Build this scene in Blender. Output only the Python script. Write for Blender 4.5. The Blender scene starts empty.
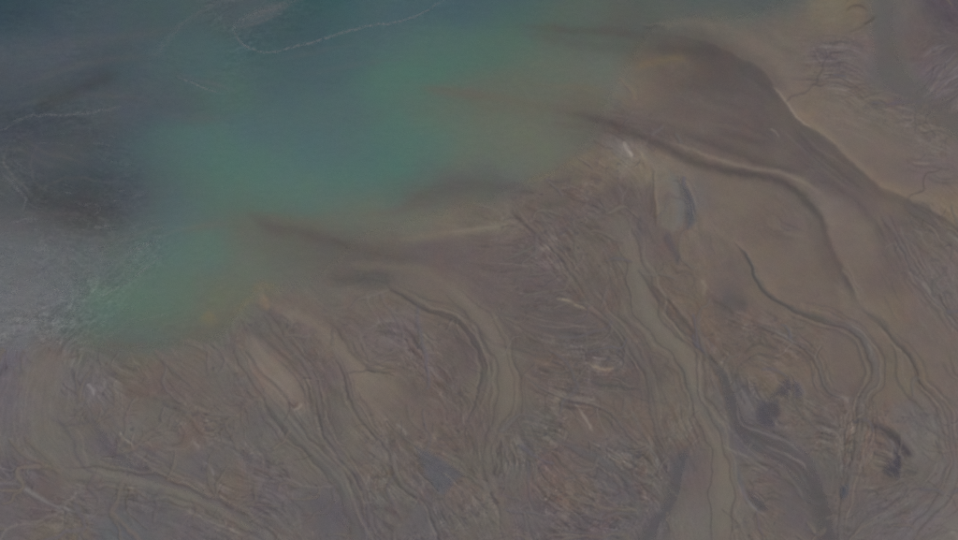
import bpy, math
import numpy as np

# ------------------------------------------------------------------ camera, sky, sun, exposure
scene = bpy.context.scene
COL = scene.collection
W_PX, H_PX = 958.0, 540.0            # frame of the photograph
DEP = math.radians(58.0)             # camera looks down by this much
HFOV = math.radians(36.0)
HGT = 900.0
LEVEL_SUN_EL, SUN_AZ = math.radians(36.0), math.radians(205.0)   # azimuth: where the sun stands, from +X anticlockwise

cam_d = bpy.data.cameras.new('camera')
cam = bpy.data.objects.new('camera', cam_d)
COL.objects.link(cam)
CAM = np.array([0.0, -HGT / math.tan(DEP), HGT])
cam.location = CAM
cam.rotation_euler = (math.pi / 2 - DEP, 0, 0)
cam_d.sensor_fit = 'HORIZONTAL'
cam_d.angle_x = HFOV
cam_d.clip_start = 1.0
cam_d.clip_end = 60000.0
scene.camera = cam
scene.render.filter_size = 1.25
scene.cycles.use_denoising = False      # keeps the fine grooves and a little photographic grain

world = bpy.data.worlds.new('World')
scene.world = world
world.use_nodes = True
wn = world.node_tree
bg = wn.nodes['Background']
sky = wn.nodes.new('ShaderNodeTexSky')
sky.sky_type = 'NISHITA'
sky.sun_disc = False
sky.sun_elevation = LEVEL_SUN_EL
sky.sun_rotation = math.pi / 2 - SUN_AZ
sky.air_density = 1.0
sky.dust_density = 3.0
wn.links.new(sky.outputs[0], bg.inputs[0])
bg.inputs[1].default_value = 0.08

sun_d = bpy.data.lights.new('sun', 'SUN')
sun_d.energy = 1.5
sun_d.angle = math.radians(4.0)
sun_d.color = (1.0, 0.95, 0.88)
sun = bpy.data.objects.new('sun', sun_d)
COL.objects.link(sun)
sun.rotation_euler = (math.pi / 2 - LEVEL_SUN_EL, 0, SUN_AZ + math.pi / 2)

scene.view_settings.view_transform = 'Standard'
scene.view_settings.look = 'None'
scene.view_settings.gamma = 1.0
scene.view_settings.exposure = 0.0
scene.view_settings.use_curve_mapping = False
LIGHT = np.array([0.588, 0.590, 0.630])   # light that falls on level ground, used to turn seen tones into base colours

# ------------------------------------------------------------------ ground grid: photo frame coordinates -> metres on the flat
def ground(u, v):
    f = (W_PX / 2) / math.tan(HFOV / 2)
    x = (u - W_PX / 2) / f
    y = -(v - H_PX / 2) / f
    # right = +X, up = (0, sin, cos), forward = (0, cos, -sin)
    dx = x
    dy = math.cos(DEP) + y * math.sin(DEP)
    dz = -math.sin(DEP) + y * math.cos(DEP)
    t = -CAM[2] / dz
    return CAM[0] + dx * t, CAM[1] + dy * t

STEP = 0.8
U0, U1, V0, V1 = -64.0, 1022.0, -56.0, 596.0
NU = int((U1 - U0) / STEP) + 1
NV = int((V1 - V0) / STEP) + 1
us = U0 + np.arange(NU) * STEP
vs = V0 + np.arange(NV) * STEP
UU, VV = np.meshgrid(us, vs)
UU = UU.astype(np.float32); VV = VV.astype(np.float32)

def lattice(scale_u, scale_v, seed, U=None, V=None):
    """smooth value noise, -1..1"""
    U = UU if U is None else U
    V = VV if V is None else V
    r = np.random.RandomState(seed)
    x = (U - U0 + 200) / scale_u; y = (V - V0 + 200) / scale_v
    n, m = int(x.max()) + 3, int(y.max()) + 3
    g = r.uniform(-1, 1, (m, n)).astype(np.float32)
    xi = np.clip(np.floor(x).astype(np.int32), 0, n - 2); yi = np.clip(np.floor(y).astype(np.int32), 0, m - 2)
    fx = x - xi; fy = y - yi
    fx = fx * fx * fx * (fx * (fx * 6 - 15) + 10); fy = fy * fy * fy * (fy * (fy * 6 - 15) + 10)
    a = g[yi, xi]; b = g[yi, xi + 1]; c = g[yi + 1, xi]; d = g[yi + 1, xi + 1]
    return (a + (b - a) * fx) * (1 - fy) + (c + (d - c) * fx) * fy

def fbm(scale, seed, octs=3, stretch=1.0, U=None, V=None):
    o = 0; amp = 1.0; tot = 0
    for k in range(octs):
        s = scale / 2 ** k
        o = o + amp * lattice(s * stretch, s, seed + 31 * k, U, V); tot += amp; amp *= 0.55
    return o / tot * 1.6

def sst(a, b, x):
    t = np.clip((x - a) / (b - a), 0, 1)
    return t * t * (3 - 2 * t)

# coordinates with wandering, so that drawn edges wander the way water cuts them
WU = UU + 1.4 * fbm(30, 1) + 0.7 * fbm(7, 2, 2)
WV = VV + 1.2 * fbm(30, 5) + 0.6 * fbm(7, 6, 2)

def hexc(h):
    h = h.lstrip('#')
    return np.array([int(h[i:i + 2], 16) for i in (0, 2, 4)], np.float32)

def lin(c):
    c = np.clip(np.asarray(c, np.float32) / 255.0, 0, 1)
    return np.where(c <= 0.04045, c / 12.92, ((c + 0.055) / 1.055) ** 2.4)

# ------------------------------------------------------------------ sediment and water tones, by place
TONES = """
0 0 34464f|18 15 394750|40 40 45525a|80 20 47545b|100 22 4c565c|140 10 46565b|60 5 3e4e57|200 10 4a595d|230 0 4f5659|255 12 54595f
270 30 42545a|295 20 3f555b|318 4 2b5558|310 25 3f545a|340 20 475e66|360 15 485d63|400 10 4a5f66|450 5 475c66|480 10 475e66|500 5 465b60
0 80 4a5158|30 60 4c555c|50 55 555860|100 72 444d53|60 100 454b51|60 88 4c5259|130 100 4e565d|160 70 4d5a61|200 60 4b5e63|175 95 4e585e
235 90 51695f|240 60 4c6364|280 55 45575e|300 70 485c63|330 60 4b6066|270 85 485a62|300 100 4e6366|328 115 516467|400 40 4e6468|440 50 506860
430 65 4d6f60|400 85 4e6e62|460 45 536860|443 95 5b695e|470 102 5f665d|500 40 50685f|520 20 4e655c|560 20 57605a|540 50 5a6860|580 45 5c605a
568 65 62685f|600 70 646a60|620 30 575b56|650 10 545c58|680 5 565d5a|700 10 525b5b|760 8 50595a|740 14 505a5b|720 0 525b5b|788 2 565a59
30 130 474c53|50 125 3f484e|80 112 51575c|100 150 454c53|62 152 555556|88 195 454a4d|70 185 3e474e|110 180 434b52|20 165 494d53|10 180 54575a
50 205 4a4b4d|95 215 4c4b4d|120 200 494c4f|30 225 5a5b5e|100 235 555759|10 250 636568|60 260 636568|28 295 67686b|40 310 6b6c70|10 330 6a6a6d
60 320 646768|75 270 626567|100 270 5e6666|120 255 5b6564|150 230 566265|140 200 545f65|130 160 4d5b60|160 150 4e6163|200 150 516b66|220 170 4f6f63
180 180 526063|190 210 566467|230 195 52705f|242 238 64675e|247 217 615f58|210 240 587063|180 250 5b6c66|160 270 5a6e64|158 300 5a6d62|120 300 587063
100 320 586a62|180 300 5b6c60|150 330 5c6560|90 340 5e605a|120 345 5d5f5c|200 290 62685c|207 315 6e6a59|225 300 66685d|220 332 5a5b5a|190 325 616459
280 130 4f6569|320 150 50676a|280 165 506d68|330 180 4f6e66|380 150 4f6a68|400 165 4e6f64|420 140 506f62|450 140 5e6b60|480 130 626a60|470 155 656860
520 140 656a5f|550 130 676a5f|510 170 626963|540 165 676a5e|480 180 5c605c|450 187 5d5c59|420 202 5c5c58|490 188 5a5c5a|430 178 5a6660|400 195 57655e
350 205 5c6960|280 195 587067|260 205 56695f|300 200 586e64|340 220 656861|300 232 62625a|270 230 605f57|380 220 666a61|370 235 6c695d|420 215 6b6a5f
450 225 716a5e|300 245 5d5c55|280 257 62655c|250 262 666a62|320 262 625f5a|340 242 5d5a55|380 255 5d5856|360 247 5c5857
470 210 676159|500 215 6d675c|510 225 70675f|480 240 655d58|440 250 62585a|600 90 65665b|625 85 6a6658|615 85 64686a|640 80 6d6357|635 95 73675b
655 75 655a50|680 60 6c6055|690 80 5c5551|660 45 57534f|700 45 524f4c|640 25 5a5a55|700 25 676057|720 20 6b665d|670 15 5c5f5a|730 60 544f4e
728 105 5d5755|760 92 5f5857|740 72 5a5554|560 112 67665b|520 108 65675d|500 92 5f665c|590 120 5a5653|630 125 605853|600 107 6a6258|690 110 5f5854
800 20 6c645a|830 10 726a5c|850 20 706656|770 20 675f5c|760 35 6b655c|740 27 716a5f|780 50 6d665d|750 50 70675e|800 70 70665f|830 55 685f5d
850 60 6b6365|850 40 6e6360|880 20 626060|898 55 615c5a|885 80 5f5f60|910 20 665f5d|915 40 655b59|940 12 55515a|954 4 554f58|945 40 5c5659
930 60 655e60|930 85 645f66|950 90 69656a|910 90 65605f|950 110 615e60|920 100 605f60|880 110 6c655d|850 95 70685e|800 100 72685d|830 130 736860
900 130 6e665d|940 130 6c645e|790 120 766a5d|850 150 71675e|880 160 6f655f|900 180 6b6062|940 180 6c6362|930 150 6f6763|900 198 77695a|940 205 7b6b5b
957 215 7d6d5b|880 188 75685b|930 217 665c5a|900 225 655c59|930 240 676059|955 240 6b625f|770 130 5c5452|800 150 5e5654|830 180 615958|860 203 655c5b
740 132 5d5453|700 132 615957|670 115 645b56|650 105 6a6056|660 135 5f5653|690 145 655b55|780 150 6a605b|750 156 665c57|735 120 625955|705 122 675e57|760 143 5a5351|645 60 605952|670 75 625850
858 225 71675f|830 215 736a62|800 200 6d635c|760 190 6b6159|740 200 70665b|760 220 6a6059|780 235 695e5a|730 180 6e6459|800 250 6f645a|760 260 70645a
820 260 6b6058|870 260 71665d|840 240 70665f|890 270 695f5c|910 250 685f5d|940 290 6b6363|920 310 6d625c|890 310 746759|870 330 6f645b|930 350 6d645e
940 400 6e635f|900 360 6b6159|860 300 70655c|880 285 685d59|800 300 6e6259|760 290 72665b|750 320 6b5f58|730 303 5f5857|720 280 6b5f59|700 260 6e635a
700 230 6f655b|690 200 656362|670 190 6d675e|660 200 645c58|640 160 7a6c5c|630 150 73706f|660 165 7b6e5b|680 160 6e675e|620 200 645b58|600 170 6f6658
580 180 6a6159|560 190 625b57|550 180 68635a|520 200 635a57|600 220 655e5a|640 230 645c5a|560 230 675f5b|540 250 655b5a|620 260 68605a|580 270 655e59
650 260 685d5a|660 300 675a52|690 300 6d6256|680 280 6b6056|700 330 6e5f56|740 350 685d56|770 370 6e6257|800 340 6b6059|840 360 6c6158|830 340 6b605a
850 400 685e59|880 380 6b6258|905 375 6f6557|600 300 655d58|640 310 6b645a|660 340 6b645b|620 330 645d58|560 320 605a58|540 300 615959|520 330 625b58
580 340 5f5a59|640 370 605a58|560 370 675c57|600 375 625b57|530 370 665b57|500 360 67605a|490 330 6a6359|510 370 6b665a|500 390 6a655a|470 340 615857
460 310 6a625a|490 300 645b59|50 350 686260|10 360 636068|40 370 6d6863|38 405 6b6764|20 440 666363|5 400 656268|50 440 676560|90 370 66645f
90 385 69666a|130 370 656159|150 390 665c56|190 390 685f5b|170 370 6a6059|220 370 66635e|230 345 696460|200 350 6c625b|250 350 706760|265 370 756b62
275 385 766b62|290 400 736a60|240 390 62605f|300 340 655d5c|290 320 685f5b|300 310 6f655a|265 295 6e685b|255 310 605e5c|330 340 70675d|350 360 736a60
370 380 756b5f|380 400 6e655c|330 370 655d5c|350 300 6a635a|380 300 6b635a|350 325 645d59|370 340 6a6262|400 330 6b6362|410 350 655d5b|430 340 6a6059
450 360 645b57|420 380 665d59|440 400 675d59|330 285 62615d|370 280 585655|340 297 67655f|420 280 6c645b|450 290 6b635b|480 290 665d5b|300 280 646560
260 278 61685f|400 262 67605b|440 262 655c5a|480 260 655b5b|520 260 655b5a|540 280 645b59
20 480 5f5c60|10 520 615e63|60 515 645f5d|60 532 686359|40 505 645a5a|100 500 646163|90 470 686660|130 480 6b6862|180 490 6b6861|220 510 68655e
150 510 605e62|120 530 5c6064|200 530 615d62|160 440 686560|130 420 6a6762|110 450 5f5c62|150 470 605d61|80 420 65625f|200 420 696059|190 430 6d605a
170 410 62605c|220 410 67625d|230 440 646160|240 480 6b625b|230 492 6e6259|210 470 625f61|270 420 605f5f|280 450 67645f|310 470 67645f|260 470 605d61
260 500 5f5c60|330 500 615e60|320 515 5d5b62|350 480 686560|350 522 605d60|300 530 64605f|300 430 66645f|330 420 62605c|370 420 6b645c|400 420 6a615a
420 440 695f59|400 450 655e5b|380 470 67635f|430 500 63605f|460 490 6b5f59|470 510 64615c|420 520 5f5d61|400 510 625f5d|480 470 636059|500 430 665e59
470 430 675b57|480 410 685f58|530 430 635f5c|510 470 605f5d|560 480 695d59|540 480 695d5b|570 495 6b5f59|540 510 625d60|600 520 5e5b60|620 480 5e5c60
590 450 675f5b|620 450 605f5f|640 430 6a5f58|600 430 695f58|650 470 665d57|680 470 5d5b60|660 500 625f5d|690 440 635f5a|700 480 675b59|710 500 676460
640 520 625f62|700 530 6a6762|720 480 6f6861|710 430 70675c|690 400 6a625a|700 380 6b645b|720 410 6d675e|730 500 6b6862|750 520 68645e|750 470 645f5b
770 490 655c58|760 530 66615c|800 500 5f5a5d|778 470 5f5a60|740 440 5c5a60|760 450 5f5b62|730 400 5b5a5e|800 430 66605a|790 450 625e5d|820 440 64605b
840 470 605e5c|820 510 615c5c|850 500 6b605b|860 450 6e645b|870 440 6c615a|880 470 68605a|900 500 655e5e|870 510 5f5c61|920 480 64605c|930 450 6b6864
940 520 69646a|920 420 666363|950 450 706562|950 500 6e6663|860 520 64605f|900 530 676264|950 535 6f6c66
"""
pts = []
for ln in TONES.strip().split('\n'):
    for it in ln.split('|'):
        a, b, h = it.split()
        pts.append((float(a), float(b), *hexc(h)))
PT = np.array(pts, np.float32)

def resample_field(src, s0u, s0v, sstep, U, V):
    """bicubic-free smooth lookup of a coarse field"""
    x = (U - s0u) / sstep; y = (V - s0v) / sstep
    m, n = src.shape[:2]
    xi = np.clip(np.floor(x).astype(np.int32), 0, n - 2); yi = np.clip(np.floor(y).astype(np.int32), 0, m - 2)
    fx = np.clip(x - xi, 0, 1); fy = np.clip(y - yi, 0, 1)
    if src.ndim == 3: fx = fx[..., None]; fy = fy[..., None]
    return (src[yi, xi] * (1 - fx) + src[yi, xi + 1] * fx) * (1 - fy) + (src[yi + 1, xi] * (1 - fx) + src[yi + 1, xi + 1] * fx) * fy

CS = 4.0
cu, cv = np.meshgrid(np.arange(U0 - 8, U1 + 16, CS), np.arange(V0 - 8, V1 + 16, CS))
cu = cu.astype(np.float32); cv = cv.astype(np.float32)
num = np.zeros(cu.shape + (3,), np.float32); den = np.zeros(cu.shape, np.float32)
for a, b, r, g, bl in PT:
    lk = (a < 600 and b < 150) or (a < 400 and b < 260) or (a < 230 and b < 335)      # open water mixes sideways
    d2 = ((cu - a) / (2.1 if lk else 1.0)) ** 2 + ((cv - b) * (.92 if lk else 1.12)) ** 2
    w = np.exp(-d2 / (2 * 12.5 ** 2)) + 0.02 * np.exp(-d2 / (2 * 28.0 ** 2)) + 1e-4 / (1 + (d2 / 900.0) ** 2)
    num += w[..., None] * np.array([r, g, bl], np.float32); den += w
CTRL = num / den[..., None]
# silt of one river: its hue wanders little, so pull the land tones towards their common hue
LUMW = np.array([.3, .59, .11], np.float32)
def calm(c, keep):
    y = (c @ LUMW)[..., None]
    chroma = c - y; common = y * np.array([.058, -.017, -.072], np.float32)
    return y + common + (chroma - common) * keep
onland = sst(-10, 40, (cv - 0.0) - np.interp(cu, [0, 80, 220, 260, 340, 500, 600, 640, 800, 960], [345, 345, 335, 290, 240, 200, 120, 60, 10, -20]))[..., None]
yl = (CTRL @ LUMW)[..., None]
teal = yl * (1 + np.array([-.165, .070, .052], np.float32))
openw = (sst(90, 190, cu) * sst(520, 400, cu) * sst(4, 16, CTRL[..., 1] - CTRL[..., 0]))[..., None]
CTRL_L = CTRL + (teal - CTRL) * .27 * openw
CTRL_L = CTRL_L * 1.012
CTRL = CTRL_L + (calm(CTRL, .72) + np.array([.5, -.6, .2], np.float32) - CTRL_L) * onland
Cc = resample_field(CTRL, U0 - 8, V0 - 8, CS, WU, WV)      # tones on the fine grid, 0..255

# ------------------------------------------------------------------ shore line and base level
def poly_sd(poly, U, V):
    """signed distance to a polygon, positive inside"""
    P = np.array(poly, np.float32); Q = np.roll(P, -1, 0)
    best = np.full(U.shape, 1e12, np.float32); ins = np.zeros(U.shape, bool)
    for (ax, ay), (bx, by) in zip(P, Q):
        ex, ey = bx - ax, by - ay
        t = np.clip(((U - ax) * ex + (V - ay) * ey) / (ex * ex + ey * ey + 1e-9), 0, 1)
        best = np.minimum(best, (U - ax - t * ex) ** 2 + (V - ay - t * ey) ** 2)
        if ay != by:
            ins ^= ((ay > V) != (by > V)) & (U < ex * (V - ay) / ey + ax)
    d = np.sqrt(best)
    return np.where(ins, d, -d)

SHORE = [(-200, -200), (815, -200), (800, -40), (786, 6), (760, 16), (735, 22), (690, 20), (655, 28), (640, 50), (625, 75), (610, 100), (600, 120),
         (590, 145), (570, 168), (540, 180), (505, 192), (490, 205), (450, 212), (400, 228), (360, 240), (340, 262), (320, 280), (280, 292),
         (262, 285), (250, 300), (235, 322), (222, 338), (190, 345), (150, 350), (110, 350), (80, 345), (50, 345), (20, 350), (-200, 352)]
sdc = poly_sd(SHORE, cu, cv)
SD = resample_field(sdc, U0 - 8, V0 - 8, CS, WU, WV)
BASE = np.where(SD > 0, -0.028 * SD, np.minimum(-0.012 * SD, 2.2)) - 0.02
BASE = BASE.astype(np.float32)
DZ = np.zeros_like(BASE)

# how strongly the currents have grooved the mud, by place (0..1)
ROUGH_PTS = [(60, 290, 1.5), (20, 320, 1.6), (20, 270, 1.5), (100, 240, .9), (40, 220, 1.), (130, 262, 1.0), (80, 190, .6), (50, 130, .7), (10, 180, 1.), (20, 80, .5), (265, 12, .9), (150, 60, .25), (300, 60, .2),
             (320, 130, .10), (420, 120, .12), (540, 80, .15), (200, 200, .15), (170, 300, .2), (350, 210, .12), (300, 250, .15), (480, 180, .15), (560, 150, .2), (640, 40, .2),
             (720, 90, .15), (790, 40, .3), (760, 60, .18), (840, 60, .6), (830, 100, .45), (900, 120, .45), (890, 30, .1), (895, 70, .1), (940, 80, .5), (945, 30, .4), (930, 160, .6),
             (850, 160, .25), (800, 140, .2), (860, 210, .25), (750, 200, .3), (780, 225, .5), (760, 270, .18), (850, 250, .18), (910, 250, .5), (940, 290, .5), (890, 300, .25),
             (940, 370, .3), (700, 240, .3), (690, 290, .6), (650, 190, .5), (600, 180, .6), (560, 210, .7), (590, 250, .5), (640, 310, .25), (560, 290, .8), (560, 330, .9), (600, 350, .9),
             (560, 390, .9), (470, 250, .3), (400, 245, .2), (440, 280, .2), (500, 380, .3), (380, 340, .9), (430, 350, .8), (440, 390, .8), (350, 300, .3), (360, 380, .2), (270, 370, .3),
             (320, 360, .6), (230, 380, .7), (170, 360, .5), (160, 410, .8), (100, 400, .8), (40, 400, .25), (20, 480, .8), (60, 450, .3), (140, 450, .8), (180, 480, .5), (120, 520, .9),
             (220, 440, .9), (280, 440, .5), (250, 500, .9), (340, 460, .8), (400, 500, 1.), (430, 430, .7), (480, 430, .8), (480, 500, .8), (560, 450, .9), (600, 510, 1.), (640, 450, .9), (710, 480, .3),
             (690, 400, .5), (740, 360, .9), (790, 360, .8), (840, 360, .3), (790, 430, 1.), (840, 430, 1.), (770, 500, .9), (800, 490, .3), (880, 450, 1.), (920, 480, .9), (860, 510, .9), (930, 420, .6), (950, 480, .5), (900, 370, .2),
             (540, 230, .7), (660, 340, .3), (680, 430, .8)]
num = np.zeros(cu.shape, np.float32); den = np.zeros(cu.shape, np.float32)
for a, b, r in ROUGH_PTS:
    d2 = (cu - a) ** 2 + (cv - b) ** 2
    w = np.exp(-d2 / (2 * 20.0 ** 2)) + 0.0015 / (1 + (d2 / 2500.0) ** 2)
    num += w * r; den += w
ROUGH = resample_field(num / den, U0 - 8, V0 - 8, CS, WU, WV)

# ------------------------------------------------------------------ drawing along curves
def curve(P, step=3.0):
    P = np.array(P, np.float64)
    if len(P) == 2:
        n = max(2, int(np.hypot(*(P[1] - P[0])) / step) + 1)
        return P[0] + (P[1] - P[0]) * np.linspace(0, 1, n)[:, None]
    E = np.vstack([2 * P[0] - P[1], P, 2 * P[-1] - P[-2]])
    out = []
    for i in range(1, len(E) - 2):
        p0, p1, p2, p3 = E[i - 1:i + 3]
        n = max(2, int(np.hypot(*(p2 - p1)) / step) + 1)
        t = np.linspace(0, 1, n, endpoint=False)[:, None]
        out.append(0.5 * (2 * p1 + (p2 - p0) * t + (2 * p0 - 5 * p1 + 4 * p2 - p3) * t ** 2 + (3 * p1 - p0 - 3 * p2 + p3) * t ** 3))
    out.append(P[-1:])
    return np.vstack(out)

FLOW = []      # (u, v, tx, ty, weight)

CRNG = np.random.RandomState(21)
def stroke(P, w, col=None, al=0.7, dz=0.0, smooth=0.0, taper=0.15, n=2.0, flow=1.0, zw=1.0, kin=True):
    thin = (not isinstance(w, (tuple, list))) and w < 3.2
    stroke_(P, w, col, al * (.82 if thin else 1.0), dz * (.5 if thin else .8), smooth, taper, n, flow, zw)
    # lesser runnels keep company with a larger one
    if kin and thin and col is not None and len(P) >= 3:
        C = curve(P, 8.0)
        if len(C) < 4: return
        T = np.gradient(C, axis=0); T /= np.linalg.norm(T, axis=1)[:, None] + 1e-9
        Nn = np.stack([-T[:, 1], T[:, 0]], -1); t = np.linspace(0, 1, len(C))
        for k in range(CRNG.randint(2, 5)):
            off = CRNG.choice([-1, 1]) * (CRNG.uniform(2.2, 7.5) + 2.5 * np.sin(t * CRNG.uniform(2, 7) + CRNG.uniform(0, 6)))
            a, b = sorted(CRNG.uniform(0, 1, 2)); 
            if b - a < .3: a, b = 0, 1
            sel = (t >= a) & (t <= b)
            if sel.sum() < 3: continue
            Q = (C + Nn * off[:, None])[sel]
            stroke_([tuple(p) for p in Q], CRNG.uniform(.6, 1.2), CRNG.choice(['575150', '7a736d', '5b5557', '544f4f']), CRNG.uniform(.15, .38), CRNG.uniform(-.06, .02), 0, .3, 2.0, 0)

def stroke_(P, w, col=None, al=0.7, dz=0.0, smooth=0.0, taper=0.15, n=2.0, flow=1.0, zw=1.0):
    """w: half width, (w_minus, w_plus) sides, or a list along the curve; plus is the right-hand side of the way drawn"""
    global Cc, DZ, ROUGH
    C = curve(P)
    N = len(C)
    tpar = np.linspace(0, 1, N)
    if isinstance(w, tuple):
        wm, wp = [np.interp(tpar, np.linspace(0, 1, len(x)), x) if isinstance(x, list) else np.full(N, float(x)) for x in w]
    elif isinstance(w, list):
        wm = np.interp(tpar, np.linspace(0, 1, len(w)), w); wp = wm
    else: wm = wp = np.full(N, float(w))
    tp = np.minimum(1, np.minimum(tpar, 1 - tpar) / taper + 0.05) if taper > 0 else np.ones(N)
    mx = max(wm.max(), wp.max()) * 2.3 + 8
    i0 = max(0, int((C[:, 0].min() - mx - U0) / STEP)); i1 = min(NU, int((C[:, 0].max() + mx - U0) / STEP) + 1)
    j0 = max(0, int((C[:, 1].min() - mx - V0) / STEP)); j1 = min(NV, int((C[:, 1].max() + mx - V0) / STEP) + 1)
    if i1 <= i0 or j1 <= j0: return
    best = np.full((j1 - j0, i1 - i0), 1e9, np.float32); side = np.zeros_like(best); tt = np.zeros_like(best)
    for k in range(N - 1):
        (ax, ay), (bx, by) = C[k], C[k + 1]
        a0 = max(i0, int((min(ax, bx) - mx - U0) / STEP)); a1 = min(i1, int((max(ax, bx) + mx - U0) / STEP) + 1)
        b0 = max(j0, int((min(ay, by) - mx - V0) / STEP)); b1 = min(j1, int((max(ay, by) + mx - V0) / STEP) + 1)
        if a1 <= a0 or b1 <= b0: continue
        X = WU[b0:b1, a0:a1] - ax; Y = WV[b0:b1, a0:a1] - ay
        ex, ey = bx - ax, by - ay; L2 = ex * ex + ey * ey + 1e-9
        t = np.clip((X * ex + Y * ey) / L2, 0, 1)
        d2 = (X - t * ex) ** 2 + (Y - t * ey) ** 2
        sl = (slice(b0 - j0, b1 - j0), slice(a0 - i0, a1 - i0))
        m = d2 < best[sl]
        best[sl][m] = d2[m]; side[sl][m] = (ex * Y - ey * X)[m]; tt[sl][m] = (k + t[m]) / (N - 1)
    d = np.sqrt(best)
    fi = tt * (N - 1); lo = np.clip(fi.astype(int), 0, N - 2); fr = fi - lo
    ww = np.where(side > 0, wp[lo] * (1 - fr) + wp[lo + 1] * fr, wm[lo] * (1 - fr) + wm[lo + 1] * fr)
    tf = tp[lo] * (1 - fr) + tp[lo + 1] * fr
    prof = (np.exp(-(d / np.maximum(ww * (0.5 + 0.5 * tf), 0.3)) ** n) * tf).astype(np.float32)
    S = (slice(j0, j1), slice(i0, i1))
    if col is not None:
        ink = calm(hexc(col)[None], .7)[0] if flow != 0 or C[:, 1].mean() > 200 else hexc(col)
        Cc[S] += (ink - Cc[S]) * (prof * al)[..., None]
    if dz:
        DZ[S] += .72 * dz * np.exp(-(d / np.maximum(ww * zw, 0.3)) ** n) * tf
    if smooth: ROUGH[S] *= 1 - smooth * prof
    if flow:
        T = np.gradient(C, axis=0); T /= np.linalg.norm(T, axis=1)[:, None] + 1e-9
        for k in range(0, N, 2): FLOW.append((C[k, 0], C[k, 1], T[k, 0], T[k, 1], flow))

def patch(poly, col=None, al=0.7, soft=3.0, dz=0.0, smooth=0.0):
    global Cc, DZ, ROUGH
    P = np.array(poly, float); mx = soft * 2 + 8
    i0 = max(0, int((P[:, 0].min() - mx - U0) / STEP)); i1 = min(NU, int((P[:, 0].max() + mx - U0) / STEP) + 1)
    j0 = max(0, int((P[:, 1].min() - mx - V0) / STEP)); j1 = min(NV, int((P[:, 1].max() + mx - V0) / STEP) + 1)
    S = (slice(j0, j1), slice(i0, i1))
    m = sst(-soft, soft, poly_sd(poly, WU[S], WV[S])).astype(np.float32)
    if col is not None: Cc[S] += (hexc(col) - Cc[S]) * (m * al)[..., None]
    if dz: DZ[S] += dz * m
    if smooth: ROUGH[S] *= 1 - smooth * m

def guide(P, wt=1.0):
    C = curve(P, 6.0); T = np.gradient(C, axis=0); T /= np.linalg.norm(T, axis=1)[:, None] + 1e-9
    for k in range(len(C)): FLOW.append((C[k, 0], C[k, 1], T[k, 0], T[k, 1], wt))

# ---- the large bars, raised and smooth
BARS = {
 'broad tan': [(712, 22), (745, 28), (775, 42), (800, 60), (815, 85), (850, 110), (900, 140), (935, 160), (965, 185), (965, 212), (930, 203), (905, 196), (880, 184), (850, 160), (822, 133), (800, 120), (786, 103), (775, 86), (760, 68), (735, 52), (712, 38)],
 'long tongue': [(800, 180), (830, 186), (856, 206), (874, 232), (884, 262), (897, 296), (903, 318), (884, 322), (866, 310), (856, 296), (848, 278), (838, 260), (831, 240), (826, 214), (814, 196)],
 'wide middle': [(668, 158), (700, 166), (740, 178), (785, 188), (806, 208), (814, 245), (830, 275), (836, 315), (810, 311), (778, 298), (760, 278), (750, 256), (734, 240), (708, 228), (698, 195), (685, 172)],
 'small slope': [(700, 236), (722, 244), (740, 256), (750, 274), (760, 296), (775, 306), (768, 320), (742, 314), (722, 300), (706, 280), (700, 258)],
 'narrow pale': [(245, 331), (257, 329), (266, 345), (281, 362), (296, 380), (309, 396), (311, 411), (298, 409), (284, 393), (265, 376), (252, 360)],
 'sweeping': [(262, 292), (285, 303), (310, 314), (328, 324), (345, 344), (360, 364), (385, 378), (412, 386), (420, 402), (404, 420), (382, 418), (366, 400), (350, 376), (334, 354), (316, 336), (292, 320), (268, 306)],
 'yellowish shore': [(776, 22), (800, 8), (830, -4), (862, 2), (868, 16), (860, 32), (842, 40), (815, 40), (790, 42), (776, 34)],
 'round island': [(826, 332), (848, 332), (860, 348), (866, 368), (860, 388), (850, 400), (838, 398), (828, 380), (823, 355)],
 'slim yellow': [(896, 346), (904, 350), (914, 368), (918, 384), (908, 394), (900, 384), (897, 366)],
 'right edge': [(870, 332), (890, 322), (915, 330), (945, 350), (975, 372), (975, 430), (950, 412), (930, 392), (920, 372), (906, 350), (890, 336)],
}
for k, P in BARS.items():
    patch(P, None, 0, 7.0, 0.32, 0.55)

# ---- tones and cuts. right-hand side of the drawing direction is 'plus'
# great dark channel on the right, sharp against the tan bar
stroke([(668, 34), (700, 40), (732, 54), (760, 70), (775, 88), (786, 105), (800, 124), (822, 137), (850, 164), (880, 188), (905, 200), (932, 213), (965, 236)], (2.0, [22, 26, 20, 15, 12, 11, 11, 13]), '524c4b', .55, -0.4, .6, .12)
stroke([(650, 36), (680, 44), (715, 62), (740, 84), (765, 108), (790, 132), (815, 156), (845, 184), (875, 208), (905, 226)], 11, '5f5755', .28, -0.2, .6)
stroke([(772, 84), (785, 102), (799, 121), (812, 129)], 1.5, '887d70', .75, .12, kin=False)  # sunlit scarp edge, its highlight painted as a pale line
stroke([(802, 116), (826, 137), (852, 161), (880, 183)], 3, '7a6e63', .5, .05, kin=False)
stroke([(795, 112), (806, 117), (816, 112)], 3.5, '80705c', .5)
stroke([(800, 118), (820, 130), (838, 146)], 4, '7c6e5c', .5)
stroke([(872, 182), (900, 192), (930, 200), (965, 214)], 6, '7c6e5f', .5, .06)
stroke([(700, 134), (730, 137), (765, 145)], 4, '554e4c', .5)
stroke([(690, 122), (730, 128), (768, 140)], 3, '6d645c', .4)
stroke([(768, 129), (773, 133), (779, 139)], 1.3, '7d746d', .7)
stroke([(745, 78), (762, 92), (778, 108)], 2, '645c5b', .4)
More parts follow.
